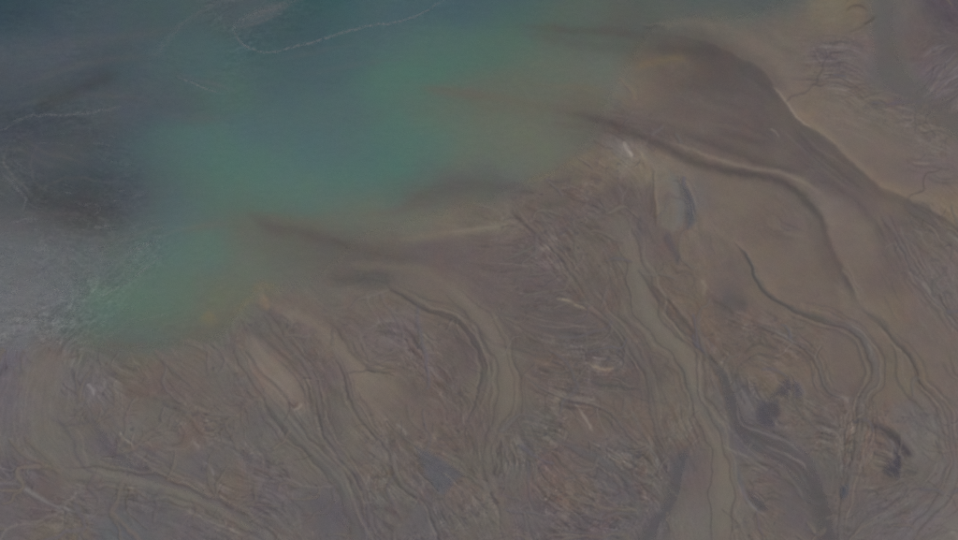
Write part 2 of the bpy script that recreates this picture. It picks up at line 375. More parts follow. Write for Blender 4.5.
# twin dark bands with pale spit between
stroke([(555, 110), (590, 117), (620, 127), (655, 143), (695, 162), (735, 173), (772, 180)], (4.5, 5.5), '524b4a', .72, -0.25, .5, .2)
stroke([(672, 130), (714, 145), (757, 162), (790, 172), (815, 177)], (6, 3), '564f4d', .6, -0.2, .5, .2)
stroke([(640, 112), (690, 124), (730, 140), (770, 158)], 5, '675e58', .4)
stroke([(660, 138), (702, 155), (738, 167), (774, 173), (803, 183), (824, 200)], (2.6, 2.2), '80766a', .55, .06, 0, .2)
stroke([(792, 178), (815, 190), (834, 212)], 4, '776c62', .4)
stroke([(715, 171), (745, 174), (772, 179), (793, 189), (808, 203), (818, 216), (823, 229), (828, 244), (836, 261), (845, 277), (853, 294), (857, 306)], (4, 5), '544d4b', .8, -0.45, .6, .12)
stroke([(806, 214), (818, 236), (828, 262), (842, 286)], 8, '655b57', .5, -0.15)
stroke([(840, 268), (847, 278), (854, 291), (859, 302)], 1.6, '7d7368', .6, .12)  # highlight of the sun-facing right bank, painted into the tone
stroke([(856, 304), (866, 314), (880, 323), (893, 339), (906, 352), (915, 367), (920, 383), (931, 394), (945, 408)], 1.8, '544c49', .75, -0.35)
stroke([(892, 342), (895, 358), (896, 376), (901, 388), (912, 400), (925, 412)], 1.4, '58514e', .7, -0.25)
stroke([(948, 355), (951, 366), (956, 376), (965, 380)], 1.3, '5b534f', .6, -.2)
stroke([(820, 178), (838, 188), (862, 208), (880, 234), (890, 258), (905, 276)], 3.5, '5f5655', .45, -0.15)
stroke([(880, 215), (890, 235), (905, 255), (915, 275), (930, 292)], 1.8, '5c5454', .5, -.15)
stroke([(900, 222), (905, 240), (915, 250), (922, 265)], 1.5, '746c69', .5, .08)
stroke([(770, 215), (778, 228), (790, 236), (805, 240)], 2, '7a7166', .4)
stroke([(760, 222), (768, 232), (780, 238), (800, 240)], 3, '615653', .5)
stroke([(782, 190), (790, 203), (798, 212), (806, 216)], 3, '635a56', .45)
stroke([(770, 195), (785, 206), (796, 220)], 2.5, '635a56', .4)
stroke([(735, 244), (746, 255), (753, 268), (758, 281), (766, 293), (780, 303), (797, 311), (818, 318), (842, 326)], (1.6, 3), '504d4c', .8, -0.35, .4)
stroke([(722, 260), (735, 268), (746, 280), (754, 292)], 9, '625957', .35)
stroke([(835, 318), (850, 327), (862, 338), (870, 352), (875, 366), (878, 382), (868, 396), (858, 410)], 4, '676463', .6, -.2)
stroke([(846, 322), (860, 332), (868, 346), (872, 360)], 1.2, '7e7873', .5)
stroke([(720, 303), (735, 306), (748, 306)], 9, '565253', .6)
stroke([(712, 300), (724, 308), (735, 316)], 2, '574e4b', .6, -.2)
stroke([(774, 331), (784, 337), (796, 344)], 1.5, '8a8683', .8, .15)
stroke([(752, 326), (775, 332), (800, 345), (815, 360), (818, 378), (824, 392), (835, 402)], 2, '6f6866', .4, .1)
stroke([(905, 270), (922, 285), (930, 293), (936, 304), (945, 315), (958, 328)], 1.6, '857d76', .7, .15)
stroke([(921, 283), (928, 291), (932, 296)], 2.4, '8d857c', .7)
stroke([(944, 234), (951, 238), (960, 244)], 1.8, '918b84', .8)
stroke([(905, 200), (925, 218), (945, 232), (962, 244)], 2, '5b5254', .5, -.15)
# pool bar with sharp crest
stroke([(645, 155), (655, 168), (659, 185), (658, 203), (657, 224)], 2.2, '807463', .6, .12)
stroke([(648, 162), (654, 176), (655, 195), (655, 228)], 1.3, '584f46', .7, -.25)
stroke([(625, 140), (628, 149), (634, 160)], 2.6, '958d84', .8)
stroke([(640, 152), (648, 166), (652, 182)], 3.0, '82755f', .6)
stroke([(633, 150), (640, 162), (645, 178)], 4, '776a5b', .5)
patch([(640, 148), (655, 156), (668, 164), (677, 180), (682, 200), (683, 226), (672, 232), (660, 226), (656, 200), (652, 178)], '736d66', .55, 4, .1, .5)
stroke([(670, 168), (677, 190), (680, 212), (679, 228)], 5, '676a6d', .5)
stroke([(664, 232), (670, 244), (675, 257), (680, 266)], 4, '53515a', .6, -.2)
stroke([(641, 212), (640, 232), (643, 252), (643, 268)], 3, '545257', .5, -.15)
stroke([(612, 185), (625, 200), (632, 215)], 6, '5e5556', .4)
stroke([(700, 232), (704, 245), (712, 262), (716, 275)], 3, '655b57', .4)
stroke([(660, 178), (680, 176), (690, 190), (697, 210)], 1.2, '807970', .4)
# plume fringe
stroke([(545, 190), (556, 181), (570, 180), (588, 178), (605, 180)], 3, '5a5453', .6)
stroke([(575, 194), (583, 197), (590, 200)], 1.4, '807a74', .7)
stroke([(550, 191), (565, 192), (590, 198), (615, 205)], 2, '5b5352', .5)
stroke([(540, 205), (555, 205), (570, 201)], 4, '595650', .5)
stroke([(570, 183), (580, 180), (592, 181)], 4, '74695a', .5)
stroke([(598, 158), (608, 164), (618, 168)], 4, '756a58', .5)
stroke([(632, 72), (640, 66), (655, 62), (672, 58), (690, 62)], 4, '75664f', .4, 0, 0, .2, 2, 0)
stroke([(618, 76), (624, 84), (632, 92), (638, 104)], 2.5, '7a6c5b', .5)
stroke([(655, 30), (670, 24), (690, 22), (715, 25), (740, 32)], 5, '6d675d', .5)
stroke([(640, 28), (656, 26), (668, 30)], 3, '4e4f4d', .5)
stroke([(655, 46), (680, 50), (705, 50), (722, 58)], 7, '4f4b49', .5)
stroke([(410, 85), (450, 91), (500, 98), (540, 106), (580, 112), (620, 122)], 5.5, '666259', .5, 0, 0, .3, 2, 0)
stroke([(470, 104), (520, 112), (570, 118)], 4, '64635a', .4, 0, 0, .25, 2, 0)
stroke([(520, 60), (570, 70), (610, 82)], 5, '66695f', .4, 0, 0, .25, 2, 0)
stroke([(510, 30), (560, 40), (610, 48), (650, 50)], 7, '565853', .4, 0, 0, .25, 2, 0)
stroke([(420, 88), (450, 92), (490, 98)], 6, '63625a', .35)
# mid-shore plumes
stroke([(245, 212), (270, 226), (300, 233), (330, 241), (365, 251), (405, 258), (430, 262)], 7, '595552', .6, -.1, .4)
stroke([(395, 240), (430, 236), (468, 231), (498, 227), (516, 221)], 4.5, '756d5f', .6, .08)
stroke([(325, 276), (350, 279), (375, 279), (392, 283)], 7, '545352', .65)
stroke([(400, 205), (435, 192), (470, 186), (510, 188), (535, 195)], 7, '5a5956', .5, 0, .3)
stroke([(470, 205), (490, 212), (505, 220)], 2, '655b57', .5)
stroke([(512, 205), (516, 214), (530, 226), (545, 240), (556, 252)], 1.8, '544e4d', .6, -.2)
stroke([(515, 208), (528, 218), (545, 232), (560, 246)], 3, '706860', .5, .08)
stroke([(520, 204), (545, 214), (570, 228), (600, 244), (620, 262)], 2, '5b5453', .5, -.12)
stroke([(539, 252), (545, 247), (553, 251), (557, 257)], 3, '857d73', .8, .1)
stroke([(545, 254), (556, 266), (566, 276), (572, 288)], 1.6, '7d756d', .6, .06)
stroke([(555, 300), (566, 302), (578, 307), (595, 314)], 1.5, '938774', .8, .08)
stroke([(567, 272), (572, 283), (578, 297), (590, 308), (610, 322), (630, 345), (645, 368), (650, 390), (652, 405)], 1.5, '706966', .5, .08)
stroke([(330, 240), (350, 246)], 3, '544f4b', .4)
stroke([(440, 282), (465, 302), (485, 326), (500, 352), (508, 378), (506, 402), (500, 424)], [12, 11, 10, 10], '70695d', .65, -.1, .7)
stroke([(345, 266), (380, 266), (415, 270), (440, 281)], 5, '6f675b', .5, -.05, .6)
stroke([(385, 284), (402, 296), (428, 309), (450, 317), (468, 330), (481, 348), (487, 366), (482, 385)], 1.8, '504b4a', .75, -.25)
stroke([(462, 318), (480, 332), (500, 345), (525, 352), (545, 358)], 1.6, '565050', .5, -.15)
stroke([(495, 312), (510, 330), (530, 345), (555, 355)], 2, '595353', .5, -.12)
stroke([(424, 305), (445, 325), (462, 345), (470, 370)], 2, '564f4f', .4, -.12)
# bars at the left middle
stroke([(240, 333), (248, 352), (262, 372), (282, 392), (296, 412), (312, 432), (330, 448)], 2.2, '575454', .65, -.25)
stroke([(256, 326), (268, 342), (284, 356), (298, 372), (309, 388), (314, 404), (324, 426), (330, 446)], 2.2, '58524f', .65, -.25)
stroke([(255, 302), (270, 312), (284, 325), (294, 340), (308, 358), (322, 380), (340, 395), (348, 408)], 4, '5a5655', .55, -.2)
stroke([(345, 380), (349, 392), (350, 405)], 2.6, '5a5050', .6, -.15)
stroke([(330, 322), (340, 334), (350, 350), (362, 364), (378, 373), (396, 372)], 1.8, '554e4c', .65, -.2)
stroke([(270, 300), (295, 313), (320, 326), (340, 346), (357, 366), (378, 388)], 6, '7c7164', .55)
stroke([(430, 276), (462, 298), (486, 324), (500, 350)], 4, '756c61', .45)
stroke([(280, 340), (300, 362), (312, 385), (318, 404)], 4, '6d6560', .4)
stroke([(340, 296), (375, 294), (410, 304), (440, 322)], 6, '6d645c', .4)
stroke([(268, 296), (263, 302), (268, 310)], 5, '7b6a55', .5)
stroke([(250, 290), (262, 286), (276, 288)], 5, '706b52', .45, 0, 0, .2, 2, 0)
stroke([(202, 312), (208, 318), (214, 314)], 8, '777050', .5, 0, 0, .2, 2, 0)
stroke([(288, 402), (294, 408), (299, 402)], 2, '5a4a47', .7, -.15)
stroke([(291, 412), (298, 410), (303, 404)], 1.4, '8d837a', .6)
stroke([(252, 336), (262, 352), (280, 372), (298, 394)], 5, '7d7367', .5)
stroke([(175, 340), (195, 342), (215, 350), (232, 362), (245, 380)], 2, '79706a', .4, .06)
stroke([(70, 345), (92, 352), (112, 362), (125, 372)], 1.8, '6f6b6c', .45, .05)
# swirl
for P, c in [([(366, 330), (382, 322), (402, 322), (418, 332), (422, 344), (432, 350)], '76706f'), ([(372, 338), (388, 334), (408, 338), (425, 352)], '554e4d'),
             ([(368, 334), (380, 336), (396, 344), (412, 356), (430, 368), (450, 388), (465, 405)], '77706d'), ([(362, 342), (372, 352), (390, 356), (404, 352)], '5a5352'),
             ([(400, 326), (414, 338), (412, 350)], '5a5352'), ([(360, 330), (364, 345), (378, 360), (398, 364)], '736b68')]:
    stroke(P, 1.8, c, .55, .06)
for k in range(9):
    x = 412 + k * 7
    stroke([(x, 372 + k * 2), (x + 14, 382 + k * 3), (x + 22, 396 + k * 3)], 1.1, '5a5250', .4, -.1)
# broad pale stream of the middle
stroke([(606, 215), (625, 238), (634, 262), (640, 290), (650, 318), (664, 338), (682, 352), (690, 372), (694, 398), (704, 420), (716, 442), (722, 472), (722, 510), (720, 560)], [12, 14, 13, 9, 6, 10, 12, 14], '706a5f', .6, -.2, .75)
stroke([(636, 268), (648, 288), (664, 310), (684, 335), (700, 350), (714, 364)], (3, 1.6), '514a49', .7, -.3)
stroke([(646, 296), (662, 318), (682, 342), (698, 358), (710, 380), (720, 398)], 1.3, '5a5351', .5, -.15)
stroke([(656, 300), (676, 326), (696, 346)], 1.2, '756b66', .4, .08)
stroke([(612, 330), (622, 345), (634, 358), (646, 376), (652, 398)], 1.5, '5d5756', .5)
stroke([(676, 350), (684, 362), (688, 380), (688, 402)], 2.2, '7b7365', .5)
stroke([(694, 396), (700, 412), (710, 426)], 2.5, '7d7366', .5)
# dark river on the lower right
RIV1 = [(708, 358), (720, 372), (729, 392), (734, 410), (744, 430), (758, 443), (776, 455), (794, 466), (808, 480), (818, 500), (825, 522), (832, 560)]
stroke(RIV1, [3.5, 5, 7, 10, 10, 9, 9, 11], '575457', .85, -.45, .85, .08, 3.0)
RIV1B = [(738, 424), (760, 433), (784, 444), (803, 458), (814, 476)]
stroke(RIV1B, [3, 5, 6, 7], '5e5a5f', .7, -.3, .7, .15, 3.0)
stroke([(764, 446), (784, 455), (800, 466), (806, 474)], 1.6, '7a7678', .7, .15)
stroke([(722, 446), (734, 452), (746, 458), (760, 466), (772, 478)], 1.3, '7d7774', .6, .12)
stroke([(755, 461), (768, 468), (780, 476), (798, 490)], 1.8, '4f4a48', .6, -.1)
stroke([(745, 425), (764, 430), (790, 442)], 1.4, '524d4b', .6)
stroke([(730, 392), (736, 372), (744, 360)], 1.5, '5b5452', .5)
RIV2 = [(692, 446), (684, 458), (678, 474), (674, 494), (664, 514), (652, 530), (636, 560)]
stroke(RIV2, [3, 6, 6, 6, 7, 10], '58565b', .85, -.35, .8, .1, 3.0)
stroke([(740, 484), (744, 494), (752, 506), (764, 516)], 1.8, '827f84', .75, .15)
stroke([(735, 464), (740, 478), (741, 492)], 3, '5f5d64', .6)
stroke([(738, 500), (750, 512), (766, 520), (785, 530), (800, 545)], 4, '656060', .4)
# upper right wide grey channel
RIV3 = [(886, -60), (888, 0), (889, 40), (896, 74), (914, 94), (940, 114), (975, 140)]
stroke(RIV3, [16, 17, 16, 15, 13, 12], '605e5d', .7, -.35, .9, .02, 4.0)
stroke([(846, 13), (852, 8), (862, 7), (868, 12)], 1.2, '524d46', .6, -.1)
stroke([(862, 25), (869, 21), (873, 16)], 1.3, '4b4641', .7, -.1)
stroke([(846, 34), (858, 29), (866, 24)], 1.3, '5d544e', .5)
stroke([(925, 5), (935, 20), (945, 35)], 8, '59545b', .3)
for k in range(11):      # combed rills on its left bank
    y = 44 + k * 4.6
    stroke([(872 - (k % 3) * 2, y + 12 + k), (858, y + 4 + k * .6), (838, y + (k % 4) - 2), (812 - (k % 5) * 5, y + 2 - k % 3)], 0.9 + .3 * (k % 2), ('5b5456', '7c7577', '595256')[k % 3], .55, (-.1, .1, -.1)[k % 3], 0, .3)
for k in range(9):
    x = 866 + k * 10
    stroke([(x - 34, 96 + k * 4), (x - 14, 90 + k * 4.6), (x + 6, 90 + k * 5.5)], 1.0, ('7b726a', '615955')[k % 2], .45, (.07, -.07)[k % 2], 0, .3)
for k in range(12):      # right bank
    x = 920 + (k % 4) * 9; y = 52 + k * 5
    stroke([(x, y + 10), (x + 8, y + 3), (x + 18, y - 5 - k % 3), (x + 26, y - 6)], 1.1, ('7f7b82', '565159', '757077')[k % 3], .5, .08, 0, .3)
stroke([(815, 52), (828, 56), (840, 61)], 1.6, '554e50', .6, -.12)
stroke([(780, 78), (810, 80), (845, 84), (872, 88)], 1.4, '5f5758', .5, -.08)
stroke([(905, 165), (918, 166), (930, 162)], 2, '857c74', .5)
stroke([(900, 160), (915, 168), (935, 168), (950, 172)], 1.6, '5a5152', .5, -.1)
stroke([(925, 178), (940, 184), (958, 186)], 2, '5b5354', .5, -.1)
# lower left
RIV4 = [(84, 402), (92, 418), (102, 434), (114, 452), (134, 469), (160, 481), (190, 491), (213, 502), (240, 516), (270, 548)]
stroke(RIV4, [2.5, 4, 6, 5, 4, 5, 5, 5], '5b5860', .7, -.25, .5)
stroke([(58, 415), (66, 428), (76, 440), (78, 456), (88, 470), (108, 478), (130, 480)], 1.8, '59565c', .65, -.2)
stroke([(48, 415), (64, 424), (84, 424), (96, 418)], 2.5, '5b5860', .55, -.15)
stroke([(80, 476), (130, 480), (180, 494), (225, 514), (270, 540)], 3.5, '706d65', .55, .08)
stroke([(120, 430), (126, 439), (136, 447)], 1.5, '918f87', .8, .12)
stroke([(136, 447), (156, 460), (174, 474)], 1.3, '77746f', .5, .08)
stroke([(18, 484), (34, 496), (52, 506), (74, 512), (96, 518)], 1.9, '8a8885', .75, .12)
stroke([(-10, 484), (18, 485)], 1.5, '7d7b80', .6)
stroke([(60, 510), (76, 528), (84, 545)], 1.8, '787470', .5, .08)
stroke([(104, 520), (120, 532), (140, 545)], 3, '565c62', .5)
stroke([(180, 508), (210, 522), (245, 536)], 1.4, '817e78', .6, .1)
stroke([(60, 470), (100, 488), (150, 500), (190, 516)], 1.6, '5f5c60', .5, -.1)
stroke([(86, 384), (91, 388), (94, 391), (96, 396)], 1.5, '8e8b8d', .7, .06)
stroke([(72, 366), (76, 378), (84, 388)], 2, '565258', .6, -.12)
stroke([(204, 464), (211, 470), (214, 479)], 1.3, '87858c', .7, .06)
stroke([(200, 468), (208, 475)], 3, '55525a', .6)
stroke([(128, 452), (134, 453)], 3.5, '504d55', .6)
stroke([(143, 468), (152, 468)], 3.2, '524f55', .65)
stroke([(193, 406), (204, 412), (208, 408)], 2, '80766e', .5)
stroke([(208, 408), (200, 420), (188, 436), (180, 444)], 1.6, '70635c', .55)
stroke([(190, 418), (196, 430), (206, 436)], 1.6, '5a4d4b', .5)
stroke([(162, 440), (170, 446), (182, 442), (184, 432)], 1.5, '57514f', .5)
stroke([(192, 440), (200, 450)], 2, '8a8480', .5)
stroke([(262, 400), (275, 416), (290, 434), (310, 453), (330, 472), (344, 490), (350, 508)], (2, 4), '585755', .65, -.25)
stroke([(322, 408), (324, 425), (328, 442), (340, 452), (352, 462)], 2.5, '575555', .55, -.15)
stroke([(308, 492), (328, 508), (350, 524), (370, 548)], 11, '5a5960', .55, -.2, .5)
stroke([(353, 470), (358, 480), (364, 494)], 3.4, '524c53', .7, -.15)
stroke([(336, 462), (344, 468)], 4, '565158', .6)
stroke([(348, 458), (356, 462), (366, 466)], 3, '534e56', .6)
stroke([(388, 466), (396, 478), (408, 492), (422, 500), (436, 506)], 1.8, '534f4f', .65, -.2)
stroke([(384, 508), (392, 512), (398, 516)], 3.4, '544a4d', .65)
stroke([(397, 425), (402, 430), (408, 437)], 1.6, '847e7a', .6)
stroke([(438, 490), (443, 494)], 2.6, '8c8a8e', .7)
stroke([(393, 452), (394, 466)], 2.5, '797574', .5)
stroke([(255, 448), (268, 460), (272, 474)], 3, '565359', .5)
stroke([(285, 470), (292, 478)], 2.4, '524e55', .6)
stroke([(250, 492), (258, 498)], 2.6, '504c52', .6)
stroke([(300, 440), (330, 466), (350, 492), (352, 512)], 1.3, '746f68', .4)
stroke([(440, 445), (462, 470), (482, 490), (492, 515), (500, 545)], 4, '68655e', .5, -.08, .3)
for k in range(8):
    x = 468 + k * 9
    stroke([(x - 10, 404 - k % 3 * 4), (x - 4, 425), (x + 6, 448 + k % 2 * 6), (x + 4, 472), (x - 2, 490)], 1.1, ('57504e', '756c66')[k % 2], .42, (-.1, .08)[k % 2], 0, .3)
for k in range(7):
    y = 420 + k * 5
    stroke([(520, y), (530, y + 2), (542, y + 5)], 1.2, '545658', .45, -.08)
# lower middle
stroke([(522, 376), (540, 390), (560, 396), (584, 400), (604, 404)], 1.6, '7f7871', .6, .1)
stroke([(572, 403), (580, 412), (587, 421), (594, 433)], 1.6, '8d867c', .75, .06)
stroke([(552, 399), (562, 402)], 3.2, '87796a', .6)
stroke([(590, 366), (598, 370), (606, 371), (614, 369)], 2.0, '8e8069', .7, .06)
stroke([(586, 362), (594, 368)], 1.8, '8d8375', .6)
stroke([(612, 372), (622, 373)], 1.8, '504d4c', .6)
stroke([(586, 380), (598, 386), (620, 388), (642, 390)], 1.5, '4e4c4e', .65, -.15)
stroke([(585, 410), (588, 415)], 3, '524846', .6)
stroke([(533, 362), (545, 364), (556, 368)], 4, '75655a', .45)
stroke([(535, 368), (560, 374), (584, 370)], 1.4, '544e4c', .5, -.1)
stroke([(564, 478), (569, 481)], 4, '83756d', .7)
stroke([(542, 479), (546, 481)], 3, '817c7a', .7)
stroke([(528, 450), (526, 470), (532, 488), (545, 494)], 1.8, '756c68', .5)
stroke([(550, 452), (562, 464), (578, 480), (585, 496)], 1.6, '55504f', .5, -.12)
stroke([(555, 440), (580, 452), (605, 462), (625, 478), (636, 500), (640, 520)], 3.5, '5c5a5e', .55, -.15)
stroke([(585, 440), (605, 452), (625, 462), (640, 480), (665, 492)], 1.6, '77726e', .5, .08)
stroke([(610, 452), (624, 462), (634, 470)], 1.3, '85817f', .6)
stroke([(560, 512), (590, 524), (620, 526), (650, 518)], 7, '5c5960', .4)
stroke([(616, 408), (632, 414), (640, 432), (650, 452), (660, 470)], 2.4, '5f5d5f', .5, -.1)
stroke([(648, 444), (654, 458), (658, 472)], 1.6, '7c7976', .5)
stroke([(660, 478), (674, 486), (690, 494)], 1.2, '584f4c', .4)
# lower right corner details
stroke([(866, 428), (880, 430), (893, 438), (902, 448), (908, 456), (916, 460)], 3, '47444b', .75, -.2)
stroke([(895, 446), (898, 458), (893, 468), (886, 472), (897, 478)], 4, '4a4850', .65, -.15)
stroke([(884, 434), (892, 446), (897, 462)], 3, '4a474f', .6)
for k in range(6):
    y = 436 + k * 6
    stroke([(868 + k, y), (880 + k, y + 3), (892, y + 8)], 1.1, ('746a61', '524d50')[k % 2], .6, .08, 0, .25)
    stroke([(888 + k * 2, 440 + k * 4), (894 + k * 2, 449 + k * 3), (900 + k, 458 + k * 2)], 0.9, '6c686b', .6, .06, 0, .25)
stroke([(934, 440), (940, 452), (945, 466)], 1.6, '504d57', .6, -.12)
stroke([(866, 405), (868, 430), (868, 455), (855, 475), (848, 490)], 2.5, '716c69', .5, .06)
stroke([(850, 430), (845, 450), (842, 470)], 1.8, '65504c', .45)
stroke([(870, 415), (868, 440), (872, 460)], 1.4, '644f4a', .4)
stroke([(838, 560), (866, 530), (890, 515), (915, 500), (935, 482), (944, 465), (940, 440), (930, 420), (920, 400)], 3, '6e6b6a', .5, -.08)
stroke([(900, 545), (915, 525), (925, 510)], 7, '6d6a72', .4)
stroke([(950, 530), (955, 537)], 4, '827e7a', .6)
for k in range(9):
    a = k * .7
    stroke([(808 + k * 2, 428 + k * 4), (822, 424 + k * 4.5), (838 - k, 430 + k * 4.2)], 1.3, ('57534f', '7b7771', '55504d')[k % 3], .5, (-.08, .08, -.08)[k % 3], 0, .3)
for k in range(12):
    x = 722 + (k * 37) % 78; y = 318 + (k * 53) % 62
    stroke([(x, y), (x + 8, y + 4 - k % 3 * 4), (x + 20, y + 3 + k % 2 * 5)], 1.3, ('554f4d', '766e68', '5a5350')[k % 3], .5, (-.1, .08, -.1)[k % 3], 0, .3)
for k in range(26):
    x = 745 + (k * 71) % 200; y = 466 + (k * 29) % 70
    if (x - 800) ** 2 < 500: continue
    stroke([(x - 9, y + k % 4), (x, y - 1), (x + 11, y + 2 - k % 3)], 1.6, ('534f4e', '544f55', '726b66')[k % 3], .55, (-.1, -.1, .07)[k % 3], 0, .3)
for k in range(30):
    x = 360 + (k * 47) % 150; y = 478 + (k * 23) % 60
    stroke([(x - 3, y - 5), (x, y), (x + 3 + k % 3, y + 6)], 1.6 + k % 2 * .6, ('55525a', '726d66', '554e52')[k % 3], .5, (-.08, .06, -.08)[k % 3], 0, .3)
for k in range(34):
    x = 545 + (k * 31) % 105; y = 488 + (k * 17) % 40
    stroke([(x - 5, y - 2), (x, y), (x + 6, y + 3)], 1.2, ('4f4b4e', '77706e', '57514f')[k % 3], .55, (-.08, .06, -.08)[k % 3], 0, .3)
for k in range(22):
    x = 165 + (k * 43) % 120; y = 405 + (k * 31) % 90
    stroke([(x - 5, y - 3), (x, y), (x + 6, y + 5 - k % 4)], 1.7, ('545159', '726b66', '5a4f4d')[k % 3], .5, (-.08, .06, -.08)[k % 3], 0, .3)

stroke([(696, 380), (703, 402), (718, 424), (730, 440)], 2.8, '5a595b', .6, -.15)
stroke([(712, 368), (722, 396), (727, 424)], 2.0, '65564f', .5, .05)
stroke([(742, 356), (758, 345), (779, 352)], 1.6, '554e4b', .6, -.12)
stroke([(740, 366), (760, 356), (785, 362)], 1.4, '564f4d', .55, -.1)
stroke([(758, 330), (766, 342), (774, 352)], 1.5, '5a5250', .5, -.1)
stroke([(821, 360), (819, 378), (829, 392), (846, 401), (860, 396)], 1.8, '74706e', .55, .06)
stroke([(826, 362), (824, 377), (833, 390), (846, 396)], 1.5, '5a5251', .55, -.1)
stroke([(621, 440), (633, 465), (639, 490)], 2.5, '5b5a5d', .5, -.1)
stroke([(654, 436), (658, 453), (671, 465)], 1.8, '5c5b5d', .5, -.1)
stroke([(946, 444), (953, 474), (942, 503), (917, 528), (900, 546)], 3, '706d70', .5)
stroke([(664, 288), (676, 296), (690, 300), (700, 312)], 1.6, '5c4f4a', .5, -.08)
stroke([(672, 276), (684, 272), (694, 280), (690, 292)], 1.5, '57504d', .5, -.08)
stroke([(700, 280), (704, 290), (702, 298)], 3, '7e7567', .6)
stroke([(690, 322), (698, 340), (708, 352)], 1.6, '5c4d48', .5)
stroke([(300, 424), (320, 440), (336, 462), (352, 476)], 1.6, '74706b', .45)
stroke([(268, 392), (290, 420), (314, 446), (336, 470), (350, 496)], 4.5, '636261', .5, -.1, .5)
stroke([(318, 372), (322, 400), (326, 430)], 3, '5c5957', .5, -.1)
stroke([(330, 346), (345, 366), (352, 392), (356, 410)], 5, '675f5e', .4)
stroke([(100, 402), (112, 418), (132, 440), (160, 458), (200, 478), (240, 500)], 2.6, '5c5960', .55, -.12)
stroke([(20, 352), (10, 380), (6, 420), (8, 460)], 5, '636168', .4)
stroke([(30, 360), (24, 390), (22, 430)], 2, '737070', .4)
stroke([(600, 244), (612, 262), (620, 285), (630, 310)], 1.6, '5d5655', .45)
stroke([(470, 246), (505, 246), (540, 250)], 1.6, '5d5555', .5)
stroke([(480, 272), (510, 270), (560, 274)], 1.6, '5c5454', .5)
stroke([(510, 308), (545, 312), (585, 318)], 2.2, '595758', .5)
stroke([(530, 326), (565, 334), (605, 334)], 2.0, '575557', .5)
stroke([(500, 318), (530, 336), (570, 346), (610, 344)], 1.3, '77706d', .45)

SOURCES = []
for k in range(16):
    t_ = k / 15.0
    x, y = 905 - 60 * t_ + (k % 3) * 6, 108 + 34 * t_ - (k % 4) * 7
    stroke([(x + 34, y + 24), (x + 16, y + 9), (x - 4, y), (x - 30, y - 4 - k % 3)], .9, ('7d746c', '625a57', '766d66')[k % 3], .38, (.05, -.05, .04)[k % 3], 0, .4, 2, .5, kin=False)
for k in range(14):
    x, y = 880 + (k * 37) % 72, 232 + (k * 23) % 110
    stroke([(x - 10, y - 16), (x - 2, y - 4), (x + 4, y + 8), (x + 14, y + 22)], 1.0, ('5b5354', '78706a')[k % 2], .4, (-.06, .04)[k % 2], 0, .35, 2, .5, kin=False)
for k in range(12):
    x, y = 372 + (k * 17) % 74, 318 + (k * 29) % 62
    stroke([(x - 14, y - 6), (x - 2, y - 7), (x + 9, y + 1), (x + 12, y + 11)], 1.0, ('5a5251', '756d69', '585150')[k % 3], .42, (-.05, .04, -.05)[k % 3], 0, .35, 2, .5, kin=False)
stroke([(679, 360), (691, 390), (706, 415), (724, 436)], 4.2, '5d5e5d', .65, -.15, .6)
stroke([(694, 404), (701, 420), (710, 434), (716, 452)], 2.2, '7d7467', .6, .05)
stroke([(733, 456), (739, 482), (750, 506)], 3.5, '5b5b63', .6, -.1)
stroke([(641, 277), (674, 310), (704, 351), (724, 370)], 2.2, '4f4948', .7, -.2)
stroke([(650, 282), (682, 315), (710, 350), (728, 372)], 1.3, '756b66', .5, .05)
stroke([(735, 400), (742, 425), (762, 434), (790, 446), (806, 462)], 1.3, '7a7371', .55, .06)
stroke([(722, 400), (728, 424), (746, 448), (770, 466), (794, 484), (806, 508)], 1.3, '7c7674', .55, .06)
stroke([(869, 427), (884, 429), (896, 437), (904, 450), (912, 461)], 3.0, '47444b', .5, -.1, 0, .12)
stroke([(900, 446), (898, 456), (894, 468), (889, 476)], 3.6, '494750', .5, -.1)
stroke([(889, 440), (897, 452), (903, 462)], 1.0, '75706f', .6)
stroke([(884, 442), (892, 454), (896, 464)], 1.0, '716b69', .6)
stroke([(95, 498), (140, 513), (178, 530)], 7, '5f5c62', .45)
stroke([(30, 512), (42, 516), (50, 524)], 4, '5d5256', .45)
stroke([(10, 410), (9, 440), (12, 478)], 5, '605e65', .4)
stroke([(290, 446), (315, 467), (340, 488)], 3.5, '6c6964', .45)
stroke([(560, 482), (570, 490), (574, 500)], 9, '6e605b', .4)
stroke([(700, 96), (735, 100), (762, 112)], 5, '625a57', .4)
stroke([(665, 92), (700, 104), (735, 116), (760, 128)], 4, '6a615b', .35)
stroke([(680, 84), (712, 86), (740, 92)], 6, '57514f', .35)
stroke([(655, 118), (690, 126), (720, 138)], 4, '6b625a', .4)
stroke([(776, 128), (800, 150), (826, 172), (850, 192)], 1.6, '6d645f', .45)
stroke([(790, 128), (815, 152), (845, 178), (870, 196)], 2.2, '544d4c', .45)
stroke([(740, 36), (772, 56), (792, 84), (806, 106)], 7, '776c61', .35)
stroke([(820, 100), (850, 122), (890, 150), (925, 170)], 5, '766b61', .3)
